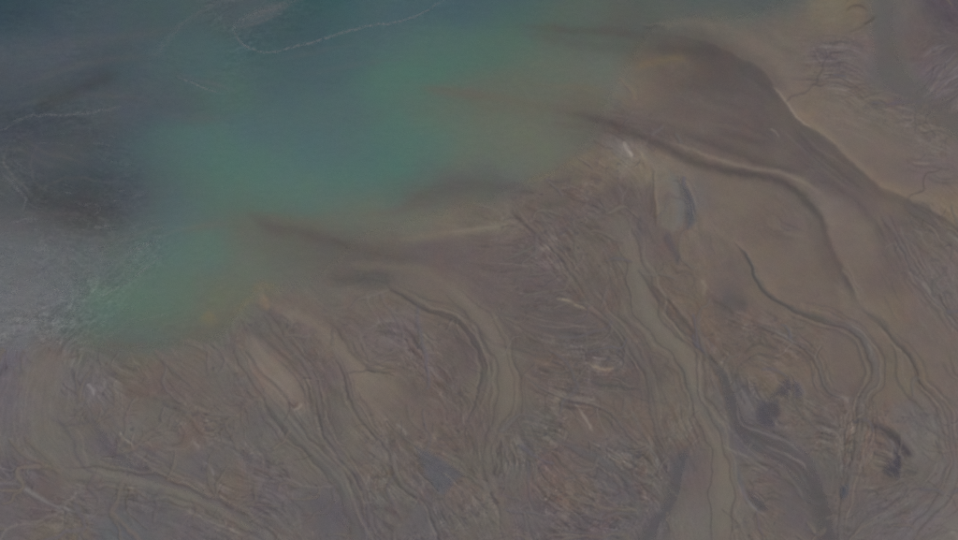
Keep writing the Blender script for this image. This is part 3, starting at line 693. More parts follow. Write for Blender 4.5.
def channel(P, w, bed='6d675f', al=.30, edge='544e4e', dz=-.2, smooth=.6):
    # a bed swells and narrows on its way
    C = curve(P, 6.0); t = np.linspace(0, 1, len(C))
    w = np.interp(t, np.linspace(0, 1, len(w)), w) * (1 + .22 * np.sin(t * len(C) * .45 + CRNG.uniform(0, 6)) + .15 * np.sin(t * len(C) * 1.1 + CRNG.uniform(0, 6)))
    w = [float(x) * .88 for x in w]
    stroke_(P, w, bed, al, dz * .8, smooth, .05, 3.0, 1.5)
    rgb = hexc(bed); stroke_(P, [x * .35 for x in w], '%02x%02x%02x' % tuple(int(min(255, q * 1.06)) for q in rgb), al * .5, 0, 0, .1, 2.0, 0)
    C = curve(P, 5.0); T = np.gradient(C, axis=0); T /= np.linalg.norm(T, axis=1)[:, None] + 1e-9
    Nn = np.stack([-T[:, 1], T[:, 0]], -1); t = np.linspace(0, 1, len(C)); ww = np.interp(t, np.linspace(0, 1, len(w)), w)
    for sd in (-1, 1):
        for k in range(4):
            off = sd * (ww * (1.02 + .32 * k) + 1.6 * k + CRNG.uniform(-.5, .5) + (.6 + .5 * k) * np.sin(t * CRNG.uniform(6, 22) + CRNG.uniform(0, 6)))
            a = CRNG.uniform(0, .35) if k else 0; b = CRNG.uniform(.6, 1) if k else 1
            sel = (t >= a) & (t <= b)
            if sel.sum() < 4: continue
            Q = (C + Nn * off[:, None])[sel]
            stroke_([tuple(p) for p in Q], CRNG.uniform(.8, 1.4), (edge, '797168', '58514f', '5b5556')[k], CRNG.uniform(.3, .6) * (.95, .8, .85, .75)[k], (-.06, .04, -.04, -.04)[k], 0, .1, 2.0, .5)
    SOURCES.append((P, max(w)))
channel([(440, 282), (470, 308), (490, 334), (504, 364), (506, 398), (497, 428), (488, 454), (492, 480), (504, 510), (514, 560)], [8, 9, 9, 9, 8, 6, 5, 5, 6, 7], '6d655f')
channel([(395, 432), (425, 452), (455, 468), (478, 482), (494, 492)], [2, 3, 4, 4], '67625f', .4)
channel([(606, 215), (625, 238), (634, 262), (640, 290), (650, 318), (664, 338), (682, 352), (690, 372), (694, 398), (704, 420), (716, 442), (722, 472), (722, 510), (720, 560)], [11, 12, 12, 9, 6, 9, 12, 14], '6e6760', .4)
channel([(232, 335), (243, 360), (262, 392), (290, 432), (320, 462), (342, 488), (352, 515), (362, 560)], [3, 4, 5, 5, 5, 5, 6, 7], '61605f')
channel([(262, 310), (285, 340), (305, 365), (317, 392), (324, 428), (340, 455), (358, 478), (368, 504), (372, 540)], [4, 4, 3.5, 3, 3, 3, 3, 3], '646060')
channel([(386, 284), (402, 296), (428, 309), (450, 318), (468, 331), (480, 350), (485, 372), (478, 400), (468, 430)], [2, 2, 2.4, 2.6, 3, 3, 2.5, 2], '5d5756')
channel([(330, 345), (344, 372), (352, 398), (366, 424), (388, 450), (400, 480), (425, 502), (440, 530), (446, 560)], [2, 2.5, 2.5, 2.5, 3, 3, 3, 3], '64605e')
channel([(64, 474), (100, 476), (135, 481), (180, 493), (225, 512), (262, 534), (290, 560)], [6, 8, 8, 7, 6, 6], '6b6765')
stroke([(52, 352), (46, 380), (44, 412), (48, 446), (62, 472)], 14, '6b6764', .35, -.05, .5)
for k in range(9):
    x = 6 + k * 9
    stroke([(x + 16, 352 + k % 3 * 6), (x + 4, 385), (x, 420), (x + 8 + k, 452), (x + 30 + k * 3, 474)], 1.1, ('5f5c60', '736f6d')[k % 2], .3, .02, 0, .35, kin=False)
channel([(735, 244), (746, 255), (753, 268), (759, 282), (767, 294), (782, 304), (800, 312), (820, 319), (842, 326), (858, 336), (868, 350), (874, 366), (872, 384), (862, 400), (862, 428), (854, 462), (846, 496), (838, 560)], [1.5, 2, 2.5, 3, 3, 4, 4.5, 4.5, 4, 4, 4], '63605f')
channel([(857, 306), (868, 316), (882, 325), (894, 340), (907, 353), (916, 368), (922, 385), (934, 398), (946, 414), (951, 440), (954, 472), (942, 502), (918, 528), (896, 560)], [2, 2, 2, 2.5, 3.5, 4.5, 5, 6], '66615f')
channel([(545, 240), (572, 270), (590, 296), (612, 320), (634, 352), (648, 380), (653, 406), (658, 436), (668, 460)], [3, 3.5, 4, 4, 3.5, 3, 3, 3], '655f5c')
channel([(548, 436), (580, 452), (606, 464), (626, 480), (636, 500), (640, 526)], [3, 4, 5, 5, 5], '5f5d5f')
channel([(754, 327), (775, 333), (800, 346), (815, 361), (821, 380), (832, 394), (848, 403)], [1.5, 2, 2.5, 2.5, 2.5], '6b6663')
channel([(880, 212), (896, 236), (908, 262), (924, 286), (938, 304), (952, 322), (970, 340)], [3, 3, 3, 3.5, 3, 3], '686260', .45)
channel([(905, 204), (928, 222), (945, 236), (970, 258)], [3, 4, 5, 5], '655d5c', .5)
channel([(516, 206), (530, 224), (548, 244), (566, 262), (580, 284)], [2, 2.5, 3, 3], '6a625d', .5)
channel([(522, 374), (542, 390), (562, 398), (590, 404), (612, 416), (630, 436), (648, 448)], [1.5, 2, 2.2, 2, 2, 2], '706965', .5)
stroke([(12, 470), (28, 494), (56, 508), (92, 518), (130, 536), (160, 560)], 4, '62616a', .4, -.05)
for P_ in (RIV1, RIV1B, RIV2, RIV3, RIV4): SOURCES.append((P_, 8))
SOURCES += [([(700, 40), (760, 70), (800, 124), (850, 164), (905, 200), (965, 236)], 8), ([(560, 110), (650, 136), (745, 163), (812, 176)], 5), ([(715, 171), (793, 189), (823, 229), (857, 306)], 5)]
stroke([(742, 430), (752, 442), (768, 452), (788, 464), (802, 478), (812, 498)], 1.2, '6c696d', .5, 0, 0, .2, 2, 0)
stroke([(750, 446), (772, 461), (792, 475), (804, 492)], 1.0, '6a676b', .45, 0, 0, .2, 2, 0)

# pools: water stands in them
POOLS = [
 ('blue_pool', [(681, 184), (687, 190), (692, 200), (696, 211), (696, 220), (691, 228), (686, 229), (688, 219), (687, 207), (683, 195)], '4b4e57', 'slender dark blue pool along the crest of the sharp pale sandbar'),
 ('triangular_pool', [(416, 449), (426, 452), (442, 462), (463, 476), (452, 485), (444, 495), (434, 491), (426, 476), (420, 462)], '575a64', 'triangular slate blue pool among rippled mud low in the middle'),
 ('dark_pool', [(761, 403), (776, 401), (779, 414), (773, 428), (763, 426), (757, 416)], '4b4851', 'squarish dark violet pool right above the dark river bend'),
 ('dark_pool', [(770, 399), (778, 387), (787, 378), (791, 388), (786, 398), (778, 396)], '4d4b53', 'small pointed dark pool, upper left one of the close pair'),
 ('dark_pool', [(793, 381), (799, 384), (804, 393), (800, 399), (793, 398)], '55515c', 'small faint violet pool, right one of the close pair'),
 ('dark_pool', [(749, 491), (755, 494), (763, 503), (767, 511), (760, 512), (752, 503)], '4d4a50', 'narrow dark pool beside a white streak left of the dark river'),
 ('dark_pool', [(840, 488), (846, 487), (847, 495), (843, 500), (840, 495)], '434b56', 'tiny blue black pool near the bottom between two mud ridges'),
 ('comb_pool', [(887, 462), (897, 458), (899, 470), (899, 480), (892, 476), (884, 471)], '49474f', 'dark pool at the foot of the comb shaped ridges at lower right'),
]
for nm, P, c, lab in POOLS:
    patch(P, c, .55 if 'tri' in nm else .62, 4.0, -.3, .3)
    pc = np.mean(P, 0); pr = np.ptp(P, 0)
    for k_ in range(2 if min(pr) > 9 else 1):      # low sand ridges break the water
        a_ = CRNG.uniform(-.35, .35, 2) * pr + pc
        stroke_([(a_[0] - pr[0] * .28, a_[1] - pr[1] * .22 + CRNG.uniform(-2, 2)), (a_[0], a_[1]), (a_[0] + pr[0] * .28, a_[1] + pr[1] * .26)], .9, '6c6664', .6, .3, 0, .3, 2.0, 0)
    SOURCES.append((P, 3))
# lake tones
WISP = [([(-10, 118), (30, 103), (80, 96), (130, 98), (160, 104)], 3, '555b61', .5), ([(-10, 150), (20, 150), (45, 163), (72, 172)], 2.5, '575a5e', .5),
        ([(5, 95), (55, 72), (110, 60), (165, 56)], 4, '555b61', .4), ([(-5, 62), (50, 48), (110, 38), (170, 30), (215, 6)], 6, '545b61', .35),
        ([(28, 198), (55, 182), (85, 178), (112, 184)], 2, '54575b', .5), ([(140, 108), (190, 118), (240, 117)], 4, '556268', .35),
        ([(170, 70), (205, 82), (238, 92)], 3, '5a636b', .4), ([(240, 22), (262, 12), (292, 2)], 5, '5f6268', .5), ([(236, 30), (258, 22), (284, 12)], 2, '63676c', .5),
        ([(20, 132), (38, 150), (66, 158), (92, 166)], 2, '5b5c5e', .45), ([(0, 205), (30, 214), (70, 214), (110, 222)], 3, '5e5f62', .45), ([(60, 236), (95, 240), (130, 236), (170, 222)], 2.5, '626a6b', .4),
        ([(40, 140), (30, 160), (36, 182), (60, 196)], 1.6, '5a5c60', .5), ([(10, 140), (4, 160), (14, 178), (28, 190), (34, 206)], 1.6, '66686b', .5), ([(300, 76), (350, 66), (410, 58)], 3, '53666c', .35),
        ([(150, 238), (190, 228), (235, 224)], 2, '62706c', .4), ([(270, 60), (310, 54), (360, 42)], 2.5, '52636a', .35)]
for P_, w_, c_, a_ in WISP: stroke(P_, w_, c_, a_, 0, 0, .3, 2, .7, kin=False)
for P_, w_, c_, a_ in [([(510, 24), (570, 30), (630, 34), (672, 40)], 5, '54514c', .5), ([(540, 124), (590, 128), (640, 136)], 3, '5e5852', .4), ([(530, 84), (580, 88), (626, 94)], 3.5, '6c675a', .4),
                       ([(240, 222), (210, 226), (180, 234)], 5, '60675e', .4), ([(330, 226), (290, 222), (255, 212)], 5, '65625a', .4), ([(470, 196), (430, 202), (390, 212), (350, 216)], 4, '625f59', .45),
                       ([(560, 168), (585, 158), (602, 142)], 4, '71695a', .45), ([(520, 184), (545, 176), (566, 170)], 3, '6e6859', .45), ([(230, 316), (244, 304), (256, 294)], 4, '6f6a56', .45),
                       ([(180, 338), (205, 330), (225, 318)], 4, '66645a', .4), ([(90, 344), (130, 346), (170, 342)], 4, '605d56', .4), ([(440, 234), (480, 229), (518, 221)], 1.8, '80776a', .55),
                       ([(600, 150), (612, 156), (624, 166)], 2.5, '7c705d', .5), ([(610, 92), (622, 100), (634, 112)], 3, '74685a', .45)]:
    stroke(P_, w_, c_, a_, 0, 0, .3, 2, 0, kin=False)
stroke([(120, 74), (95, 82), (65, 96), (30, 112)], 7, '40464c', .5)
stroke([(20, 190), (55, 200), (95, 208), (125, 206)], 14, '474749', .35)
guide([(0, 60), (60, 50), (120, 45), (200, 40)]); guide([(0, 20), (100, 15), (200, 10)]); guide([(150, 130), (220, 135), (300, 130), (400, 125)]); guide([(260, 110), (330, 90), (420, 80)])
guide([(140, 180), (220, 176), (300, 185), (400, 190)]); guide([(420, 30), (500, 50), (600, 80)], .6); guide([(430, 130), (520, 140), (580, 150)], .6); guide([(150, 210), (200, 200), (250, 205)])
guide([(0, 128), (30, 114), (70, 108), (120, 106)]); guide([(0, 175), (15, 185), (26, 200), (20, 214), (0, 222)], 2); guide([(40, 160), (70, 172), (100, 178)]); guide([(40, 210), (80, 222), (120, 228)])
guide([(0, 250), (40, 262), (60, 285), (50, 305), (0, 312)], 2); guide([(60, 250), (80, 275), (84, 300), (70, 330)], 2); guide([(0, 340), (40, 330), (80, 318), (110, 300)], 2)
guide([(90, 302), (120, 286), (150, 262), (190, 240)], 2); guide([(0, 290), (30, 284), (60, 296)], 1); guide([(120, 330), (180, 310), (240, 270)])
guide([(20, 360), (30, 400), (40, 440), (70, 470)], 2); guide([(110, 360), (140, 390), (165, 420), (190, 450)]); guide([(240, 300), (220, 330), (180, 345)])
guide([(100, 400), (120, 430), (160, 455)]); guide([(0, 500), (60, 520), (140, 540)]); guide([(480, 260), (520, 258), (550, 262)], 2); guide([(510, 290), (550, 296), (580, 300)], 2)
guide([(520, 320), (560, 330), (610, 332)], 2); guide([(530, 345), (580, 348), (630, 352)]); guide([(500, 240), (540, 240)], 2); guide([(840, 100), (890, 120), (950, 145)]); guide([(940, 260), (950, 300), (958, 340)])
guide([(800, 90), (830, 110), (870, 150)]); guide([(770, 200), (790, 215), (800, 235)]); guide([(640, 420), (670, 440), (700, 470)]); guide([(680, 270), (700, 300), (730, 340), (760, 360)])
guide([(330, 420), (370, 460), (410, 500), (440, 540)]); guide([(560, 420), (600, 450), (640, 480)]); guide([(740, 480), (790, 500), (820, 520)]); guide([(860, 420), (850, 470), (845, 520)]); guide([(940, 420), (930, 470), (890, 510)])
guide([(660, 100), (720, 120), (770, 150)]); guide([(560, 160), (600, 200), (640, 250)], .6)

# ------------------------------------------------------------------ flow field and current-combed grain
FS = 8.0
fu, fv = np.meshgrid(np.arange(U0 - 8, U1 + 16, FS), np.arange(V0 - 8, V1 + 16, FS))
FL = np.array(FLOW, np.float32)
ang = 2 * np.arctan2(FL[:, 3], FL[:, 2])
fx = np.zeros(fu.shape, np.float32); fy = np.zeros(fu.shape, np.float32)
for (a, b, _, _, wt), c, s in zip(FL, np.cos(ang), np.sin(ang)):
    w = wt / (((fu - a) ** 2 + (fv - b) ** 2) / 64.0 + 1.0) ** 1.5
    fx += w * c; fy += w * s
TH = np.stack([fx, fy], -1) / (np.hypot(fx, fy)[..., None] + 1e-9)
TH = resample_field(TH, U0 - 8, V0 - 8, FS, UU, VV)
wob = 0.35 * fbm(30, 71, 2)
TH = np.arctan2(TH[..., 1], TH[..., 0]) / 2 + wob
DX = np.cos(TH).astype(np.float32); DY = np.sin(TH).astype(np.float32)

def lic(srcs, steps, h):
    """average each source along the current, both ways"""
    acc = [s.copy() for s in srcs]; tot = 1.0
    jj, ii = np.mgrid[0:NV, 0:NU].astype(np.float32)
    for sgn in (1, -1):
        x, y = ii.copy(), jj.copy(); px = sgn * DX; py = sgn * DY
        dx, dy = px, py
        for k in range(steps):
            x = np.clip(x + dx * h, 0, NU - 1); y = np.clip(y + dy * h, 0, NV - 1)
            xi = (x + .5).astype(np.int32).clip(0, NU - 1); yi = (y + .5).astype(np.int32).clip(0, NV - 1)
            idx = yi * NU + xi
            ndx = DX.ravel()[idx]; ndy = DY.ravel()[idx]
            f = np.where(ndx * dx + ndy * dy < 0, -1, 1).astype(np.float32)
            dx = ndx * f; dy = ndy * f
            w = 1 - k / steps
            for a, s in zip(acc, srcs): a += w * s.ravel()[idx]
            tot += w
    return [a / tot for a in acc]

# creeks: every spot drains by the easiest way to a channel, a pool or the lake; the ways join into trees
import heapq
DS = 2
gv, gu = (NV - 1) // DS + 1, (NU - 1) // DS + 1
sub_ = lambda F: np.ascontiguousarray(F[::DS, ::DS][:gv, :gu])
rgh = sub_(ROUGH); sdd = sub_(SD); thd = sub_(TH); uu_, vv_ = sub_(UU), sub_(VV)
nz = 1.25 * fbm(24, 301, 4)[::DS, ::DS][:gv, :gu]
cost = np.exp(1.15 * nz + .35 * np.random.RandomState(5).randn(gv, gu)).astype(np.float64)
is_src = sdd > 0
for P_, w_ in SOURCES:
    C_ = curve(P_, 1.5)
    ii_ = ((C_[:, 0] - U0) / (STEP * DS)).round().astype(int); jj_ = ((C_[:, 1] - V0) / (STEP * DS)).round().astype(int)
    ok = (ii_ >= 0) & (ii_ < gu) & (jj_ >= 0) & (jj_ < gv)
    is_src[jj_[ok], ii_[ok]] = True
is_src[0, :] = is_src[-1, :] = True; is_src[:, 0] = is_src[:, -1] = True
nbr = [(-1, -1), (-1, 0), (-1, 1), (0, -1), (0, 1), (1, -1), (1, 0), (1, 1)]
aniso = np.stack([math.hypot(dj, di) * (1 + 2.4 * (1 - np.abs(np.cos(thd - math.atan2(dj, di))))) for dj, di in nbr], -1) * cost[..., None]
an = aniso.reshape(-1, 8).tolist()
INF = 1e18
NC = gv * gu
dist = [INF] * NC; par = [-1] * NC; order = []
src_flat = is_src.ravel()
heap = []
for k in np.nonzero(src_flat)[0].tolist():
    dist[k] = 0.0
    j, i = divmod(k, gu)
    if 0 < i < gu - 1 and 0 < j < gv - 1 and not (src_flat[k - 1] and src_flat[k + 1] and src_flat[k - gu] and src_flat[k + gu]): heap.append((0.0, k))
heapq.heapify(heap)
offs = [dj * gu + di for dj, di in nbr]
srcl = src_flat.tolist()
done = bytearray(NC)
while heap:
    d, k = heapq.heappop(heap)
    if done[k]: continue
    done[k] = 1
    if not srcl[k]: order.append(k)
    c8 = an[k]
    for q in range(8):
        m = k + offs[q]
        if m < 0 or m >= NC or done[m] or srcl[m]: continue
        nd = d + c8[q]
        if nd < dist[m]:
            dist[m] = nd; par[m] = k; heapq.heappush(heap, (nd, m))
acc = [1.0] * NC
for k in reversed(order): acc[par[k]] += acc[k]
acc_a = np.array(acc)
thr = np.where(rgh < .34, 1e9, 15.0 / np.clip(rgh, .12, 1.2) ** 1.4).ravel()
creek = (acc_a > thr)
seen = bytearray(NC)
SR = np.random.RandomState(77)
PATCH = np.clip(fbm(40, 501, 3), -.4, 1)
DARKS = ['524c4d', '565053', '554e4a', '504b51', '585150']
LIGHTS = ['77716b', '7a7370', '746d64', '7d7775']
n_creek = 0
uf, vf = uu_.ravel(), vv_.ravel()
def soft_path(ks):
    Q = np.stack([uf[ks], vf[ks]], -1).astype(float)
    for _ in range(9):
        if len(Q) > 4: Q[1:-1] = .25 * Q[:-2] + .5 * Q[1:-1] + .25 * Q[2:]
    return Q
for k in reversed(order):                     # farthest heads first: longest ways
    if not creek[k] or seen[k]: continue
    ks = []; m = k
    while m >= 0 and not srcl[m] and not seen[m]:
        seen[m] = 1; ks.append(m); m = par[m]
    if m >= 0: ks.append(m)
    if len(ks) < 5: continue
    Q = soft_path(ks)
    A = acc_a[ks]; A[-1] = A[-2]
    sel = np.unique(np.r_[np.arange(0, len(Q), 2), len(Q) - 1])
    wd = np.clip(.24 * A[sel] ** .25, .5, 2.0)
    big_ = A.max()
    kk = SR.rand()
    al_ = min(.7, SR.uniform(.16, .38) + .035 * math.log(big_ / 12.0))
    Pq = [tuple(p) for p in Q[sel]]
    if big_ > 150 and kk < .75:                # larger creeks run pale between wet edges
        wd = wd * (1 + .3 * np.sin(np.arange(len(wd)) * .7 + SR.uniform(0, 6)))
        stroke_(Pq, [float(x) * 2.7 for x in wd], SR.choice(['565050', '59545a', '58514c']), al_ * .95, -.14, .4, .06, 3.0, 0)
        stroke_(Pq, [float(x) * 1.6 for x in wd], SR.choice(['706963', '6b6664', '736b66', '65616a']), min(.8, al_ * 1.3), -.02, .5, .06, 3.0, 0)
    elif kk < .8:
        stroke_(Pq, [float(x) for x in wd], SR.choice(DARKS), al_, -.04 - .02 * math.log(big_ / 8.0), 0, .08, 2.0, 0)
        if SR.rand() < .18:                   # a dry lip beside the cut
            o_ = SR.choice([-1, 1]) * (1.2 + float(wd.mean()))
            T_ = np.gradient(Q[sel], axis=0); T_ /= np.linalg.norm(T_, axis=1)[:, None] + 1e-9
            stroke_([tuple(p) for p in Q[sel] + np.stack([-T_[:, 1], T_[:, 0]], -1) * o_], .8, SR.choice(LIGHTS), al_ * .7, .05, 0, .2, 2.0, 0)
    else:
        stroke_(Pq, [float(x) * .9 for x in wd], SR.choice(LIGHTS), al_ * .8, -.05, 0, .15, 2.0, 0)
    n_creek += 1
# small wet hollows and dry hummocks between the creeks
for k in range(5200):
    u = SR.uniform(-30, 990); v = SR.uniform(190, 570)
    i = int((u - U0) / STEP); j = int((v - V0) / STEP)
    clump = .5 + 1.1 * float(PATCH[j, i])
    if SD[j, i] > -8 or SR.rand() > (ROUGH[j, i] - .42) * clump: continue
    th_ = TH[j, i] + SR.uniform(-.6, .6); ln = SR.uniform(.6, 3.2)
    du, dv = math.cos(th_) * ln, math.sin(th_) * ln
    P_ = [(u - du, v - dv), (u + SR.uniform(-.7, .7), v + SR.uniform(-.7, .7)), (u + du, v + dv)]
    stroke_(P_, SR.uniform(.8, 2.1), SR.choice(['4b474c', '504a4a', '4c494f', '4e494c', '78716b', '584c48']), SR.uniform(.25, .6), -.05, 0, .45, 2.0, 0)
print('creeks', n_creek)

r = np.random.RandomState(7)
fine = lattice(1.7, 1.7, 101)
med = fbm(3.6, 111, 2)
big = fbm(9, 121, 2)
L1, L2, L3 = lic([fine, med, big], 12, 1.2)
nrm = lambda a: a / (a.std() + 1e-9)
L1, L2, L3 = nrm(L1), nrm(L2), nrm(L3)
RID = np.exp(-(L3 / 0.16) ** 2)                    # thin braided runnels
RID2 = np.exp(-(L2 / 0.22) ** 2)
land = sst(12, -14, SD).astype(np.float32)
patchy = np.clip(0.75 + 0.6 * fbm(34, 131, 2), 0.2, 1.4)
RG = ROUGH * patchy
isl = sst(.05, .3, fbm(8, 401, 4, 1.3, WU + 3 * L3, WV + 3 * L2)) - .4         # wet and dry islets with crisp rims
isl2 = sst(.1, .3, fbm(4, 411, 3, 1.4, WU + 2 * L3, WV + 2 * L2)) - .4
lace = np.exp(-(fbm(7, 421, 3, 1.5, WU + 2 * L3, WV) / .10) ** 2) + .7 * np.exp(-(fbm(4, 431, 3, 1.6, WU, WV) / .12) ** 2)
chop = fbm(3.2, 441, 2, 1.7)
mod = RG * ((1 - land) * (7.0 * lace * sst(.3, 1.0, ROUGH) - 1.6 + 3.0 * chop - 1.9 * L1 - 1.3 * L2) + 2.9 * L1 * (1.0 - 0.1 * land) + 2.0 * L2 * (1 - .3 * land) + land * (.8 * L3 - 2.0 * RID + 1.0 - 1.2 * RID2 + 5.5 * isl + 4.2 * isl2))
# dark mauve wet spots and rusty flecks
sp = fbm(7, 141, 3, 1.5)
spots = sst(.62, 1.0, sp) * land * RG
rust = sst(.3, 1.0, fbm(18, 151, 3)) * land * (0.4 + 0.6 * RG)
pale = sst(.8, 1.25, fbm(5, 161, 3)) * land * RG
Cc = Cc + mod[..., None] * np.array([1.0, .98, .95], np.float32)
Cc += spots[..., None] * (np.array([82, 78, 82], np.float32) - Cc) * .5
Cc += pale[..., None] * np.array([15, 14, 13], np.float32)
Cc += rust[..., None] * np.array([3, -.5, -1.5], np.float32)
hue1 = fbm(22, 171, 3); hue2 = fbm(15, 181, 3)
Cc += (hue1 * 1.0)[..., None] * np.array([1, 0, -1.2], np.float32) + (hue2 * 0.9)[..., None] * np.array([.8, -1, .8], np.float32)
Cc += (1.5 * fine * (0.6 + RG))[..., None]
CTR = np.clip(Cc, 30, 200)

ALB = lin(CTR) / LIGHT
ALB = np.clip(ALB, 0.005, 0.85).astype(np.float32)

RILL = RG * land * (0.03 * L2 + 0.03 * L3 - 0.03 * RID + 0.012 * L1 + .05 * isl + .03 * isl2)
Z = BASE + DZ * np.clip(land + .15, 0, 1) + RILL + 0.03 * fbm(20, 191, 3) * land
Z = Z.astype(np.float32)
under = SD > 2
Z[under] = np.minimum(Z[under], -0.03)

# ------------------------------------------------------------------ materials
def mat_base(name):
    m = bpy.data.materials.new(name); m.use_nodes = True
    nt = m.node_tree; nt.nodes.clear()
    out = nt.nodes.new('ShaderNodeOutputMaterial'); bs = nt.nodes.new('ShaderNodeBsdfPrincipled')
    nt.links.new(bs.outputs[0], out.inputs[0])
    return m, nt, out, bs

def math_node(nt, op, a, b):
    n = nt.nodes.new('ShaderNodeMath'); n.operation = op
    for i, x in enumerate((a, b)):
        if hasattr(x, 'node'): nt.links.new(x, n.inputs[i])
        else: n.inputs[i].default_value = x
    return n.outputs[0]

def sediment_material():
    m, nt, out, bs = mat_base('wet_sediment')
    at = nt.nodes.new('ShaderNodeAttribute'); at.attribute_name = 'sediment'
    geo = nt.nodes.new('ShaderNodeNewGeometry')
    n1 = nt.nodes.new('ShaderNodeTexNoise'); n1.inputs['Scale'].default_value = 0.9; n1.inputs['Detail'].default_value = 5
    n2 = nt.nodes.new('ShaderNodeTexNoise'); n2.inputs['Scale'].default_value = 0.12; n2.inputs['Detail'].default_value = 6
    for n in (n1, n2): nt.links.new(geo.outputs['Position'], n.inputs['Vector'])
    g = math_node(nt, 'ADD', math_node(nt, 'MULTIPLY', n1.outputs[0], 0.16), math_node(nt, 'MULTIPLY', n2.outputs[0], 0.12))
    g = math_node(nt, 'ADD', g, 0.86)
    mx = nt.nodes.new('ShaderNodeVectorMath'); mx.operation = 'SCALE'
    nt.links.new(at.outputs['Color'], mx.inputs[0]); nt.links.new(g, mx.inputs['Scale'])
    nt.links.new(mx.outputs[0], bs.inputs['Base Color'])
    ro = math_node(nt, 'ADD', math_node(nt, 'MULTIPLY', n2.outputs[0], 0.3), 0.55)
    nt.links.new(ro, bs.inputs['Roughness'])
    bs.inputs['Specular IOR Level'].default_value = 0.25
    bp = nt.nodes.new('ShaderNodeBump'); bp.inputs['Strength'].default_value = 0.25; bp.inputs['Distance'].default_value = 0.15
    nt.links.new(n1.outputs[0], bp.inputs['Height']); nt.links.new(bp.outputs[0], bs.inputs['Normal'])
    return m

def water_material(name, rough=0.22):
    """turbid water: a body of suspended silt that hides the bed more the deeper it is"""
    m, nt, out, bs = mat_base(name)
    at = nt.nodes.new('ShaderNodeAttribute'); at.attribute_name = 'silt'
    dp = nt.nodes.new('ShaderNodeAttribute'); dp.attribute_name = 'depth_cover'
    geo = nt.nodes.new('ShaderNodeNewGeometry')
    mp = nt.nodes.new('ShaderNodeMapping'); mp.inputs['Scale'].default_value = (0.35, 1.0, 1.0)
    nt.links.new(geo.outputs['Position'], mp.inputs['Vector'])
    n1 = nt.nodes.new('ShaderNodeTexNoise'); n1.inputs['Scale'].default_value = 0.25; n1.inputs['Detail'].default_value = 5; n1.inputs['Roughness'].default_value = 0.65
    nt.links.new(mp.outputs[0], n1.inputs['Vector'])
    g = math_node(nt, 'ADD', math_node(nt, 'MULTIPLY', n1.outputs[0], 0.14), 0.93)
    mx = nt.nodes.new('ShaderNodeVectorMath'); mx.operation = 'SCALE'
    nt.links.new(at.outputs['Color'], mx.inputs[0]); nt.links.new(g, mx.inputs['Scale'])
    nt.links.new(mx.outputs[0], bs.inputs['Base Color'])
    bs.inputs['Roughness'].default_value = rough
    bs.inputs['IOR'].default_value = 1.33
    bp = nt.nodes.new('ShaderNodeBump'); bp.inputs['Strength'].default_value = 0.3; bp.inputs['Distance'].default_value = 0.3
    nt.links.new(n1.outputs[0], bp.inputs['Height']); nt.links.new(bp.outputs[0], bs.inputs['Normal'])
    tr = nt.nodes.new('ShaderNodeBsdfTransparent'); mix = nt.nodes.new('ShaderNodeMixShader')
    nt.links.new(dp.outputs['Fac'], mix.inputs[0]); nt.links.new(tr.outputs[0], mix.inputs[1]); nt.links.new(bs.outputs[0], mix.inputs[2])
    nt.links.new(mix.outputs[0], out.inputs[0])
    return m

def foam_material():
    m, nt, out, bs = mat_base('foam')
    dp = nt.nodes.new('ShaderNodeAttribute'); dp.attribute_name = 'depth_cover'
    geo = nt.nodes.new('ShaderNodeNewGeometry')
    n1 = nt.nodes.new('ShaderNodeTexNoise'); n1.inputs['Scale'].default_value = 0.35; n1.inputs['Detail'].default_value = 6; n1.inputs['Roughness'].default_value = 0.7
    nt.links.new(geo.outputs['Position'], n1.inputs['Vector'])
    rp = nt.nodes.new('ShaderNodeMapRange'); rp.inputs[1].default_value = 0.40; rp.inputs[2].default_value = 0.68
    nt.links.new(n1.outputs[0], rp.inputs[0])
    f = math_node(nt, 'MULTIPLY', rp.outputs[0], dp.outputs['Fac'])
    bs.inputs['Base Color'].default_value = (0.46, 0.47, 0.47, 1)
    bs.inputs['Roughness'].default_value = 0.8
    tr = nt.nodes.new('ShaderNodeBsdfTransparent'); mix = nt.nodes.new('ShaderNodeMixShader')
    nt.links.new(f, mix.inputs[0]); nt.links.new(tr.outputs[0], mix.inputs[1]); nt.links.new(bs.outputs[0], mix.inputs[2])
    nt.links.new(mix.outputs[0], out.inputs[0])
    return m

M_SED = sediment_material()
M_LAKE = water_material('silty_lake_water')
M_RIV = water_material('silty_river_water', 0.3)
M_FOAM = foam_material()

# ------------------------------------------------------------------ meshes
def mesh_obj(name, co, quads, mat, cols=None, cname='sediment', cover=None):
    me = bpy.data.meshes.new(name)
    nv, nf = len(co), len(quads)
    me.vertices.add(nv); me.vertices.foreach_set('co', np.ascontiguousarray(co, np.float32).ravel())
    me.loops.add(nf * 4); me.loops.foreach_set('vertex_index', np.ascontiguousarray(quads, np.int32).ravel())
    me.polygons.add(nf); me.polygons.foreach_set('loop_start', np.arange(nf, dtype=np.int32) * 4)
    me.polygons.foreach_set('use_smooth', np.ones(nf, bool))
    me.update(calc_edges=True)
    if cols is not None:
        a = me.attributes.new(cname, 'FLOAT_COLOR', 'POINT')
        a.data.foreach_set('color', np.concatenate([cols, np.ones((nv, 1), np.float32)], 1).astype(np.float32).ravel())
    if cover is not None:
        a = me.attributes.new('depth_cover', 'FLOAT', 'POINT'); a.data.foreach_set('value', np.ascontiguousarray(cover, np.float32).ravel())
    me.materials.append(mat)
    o = bpy.data.objects.new(name, me); COL.objects.link(o)
    return o

def tag(o, label=None, cat=None, group=None, kind=None):
    for k, v in (('label', label), ('category', cat), ('group', group), ('kind', kind)):
        if v: o[k] = v
    return o

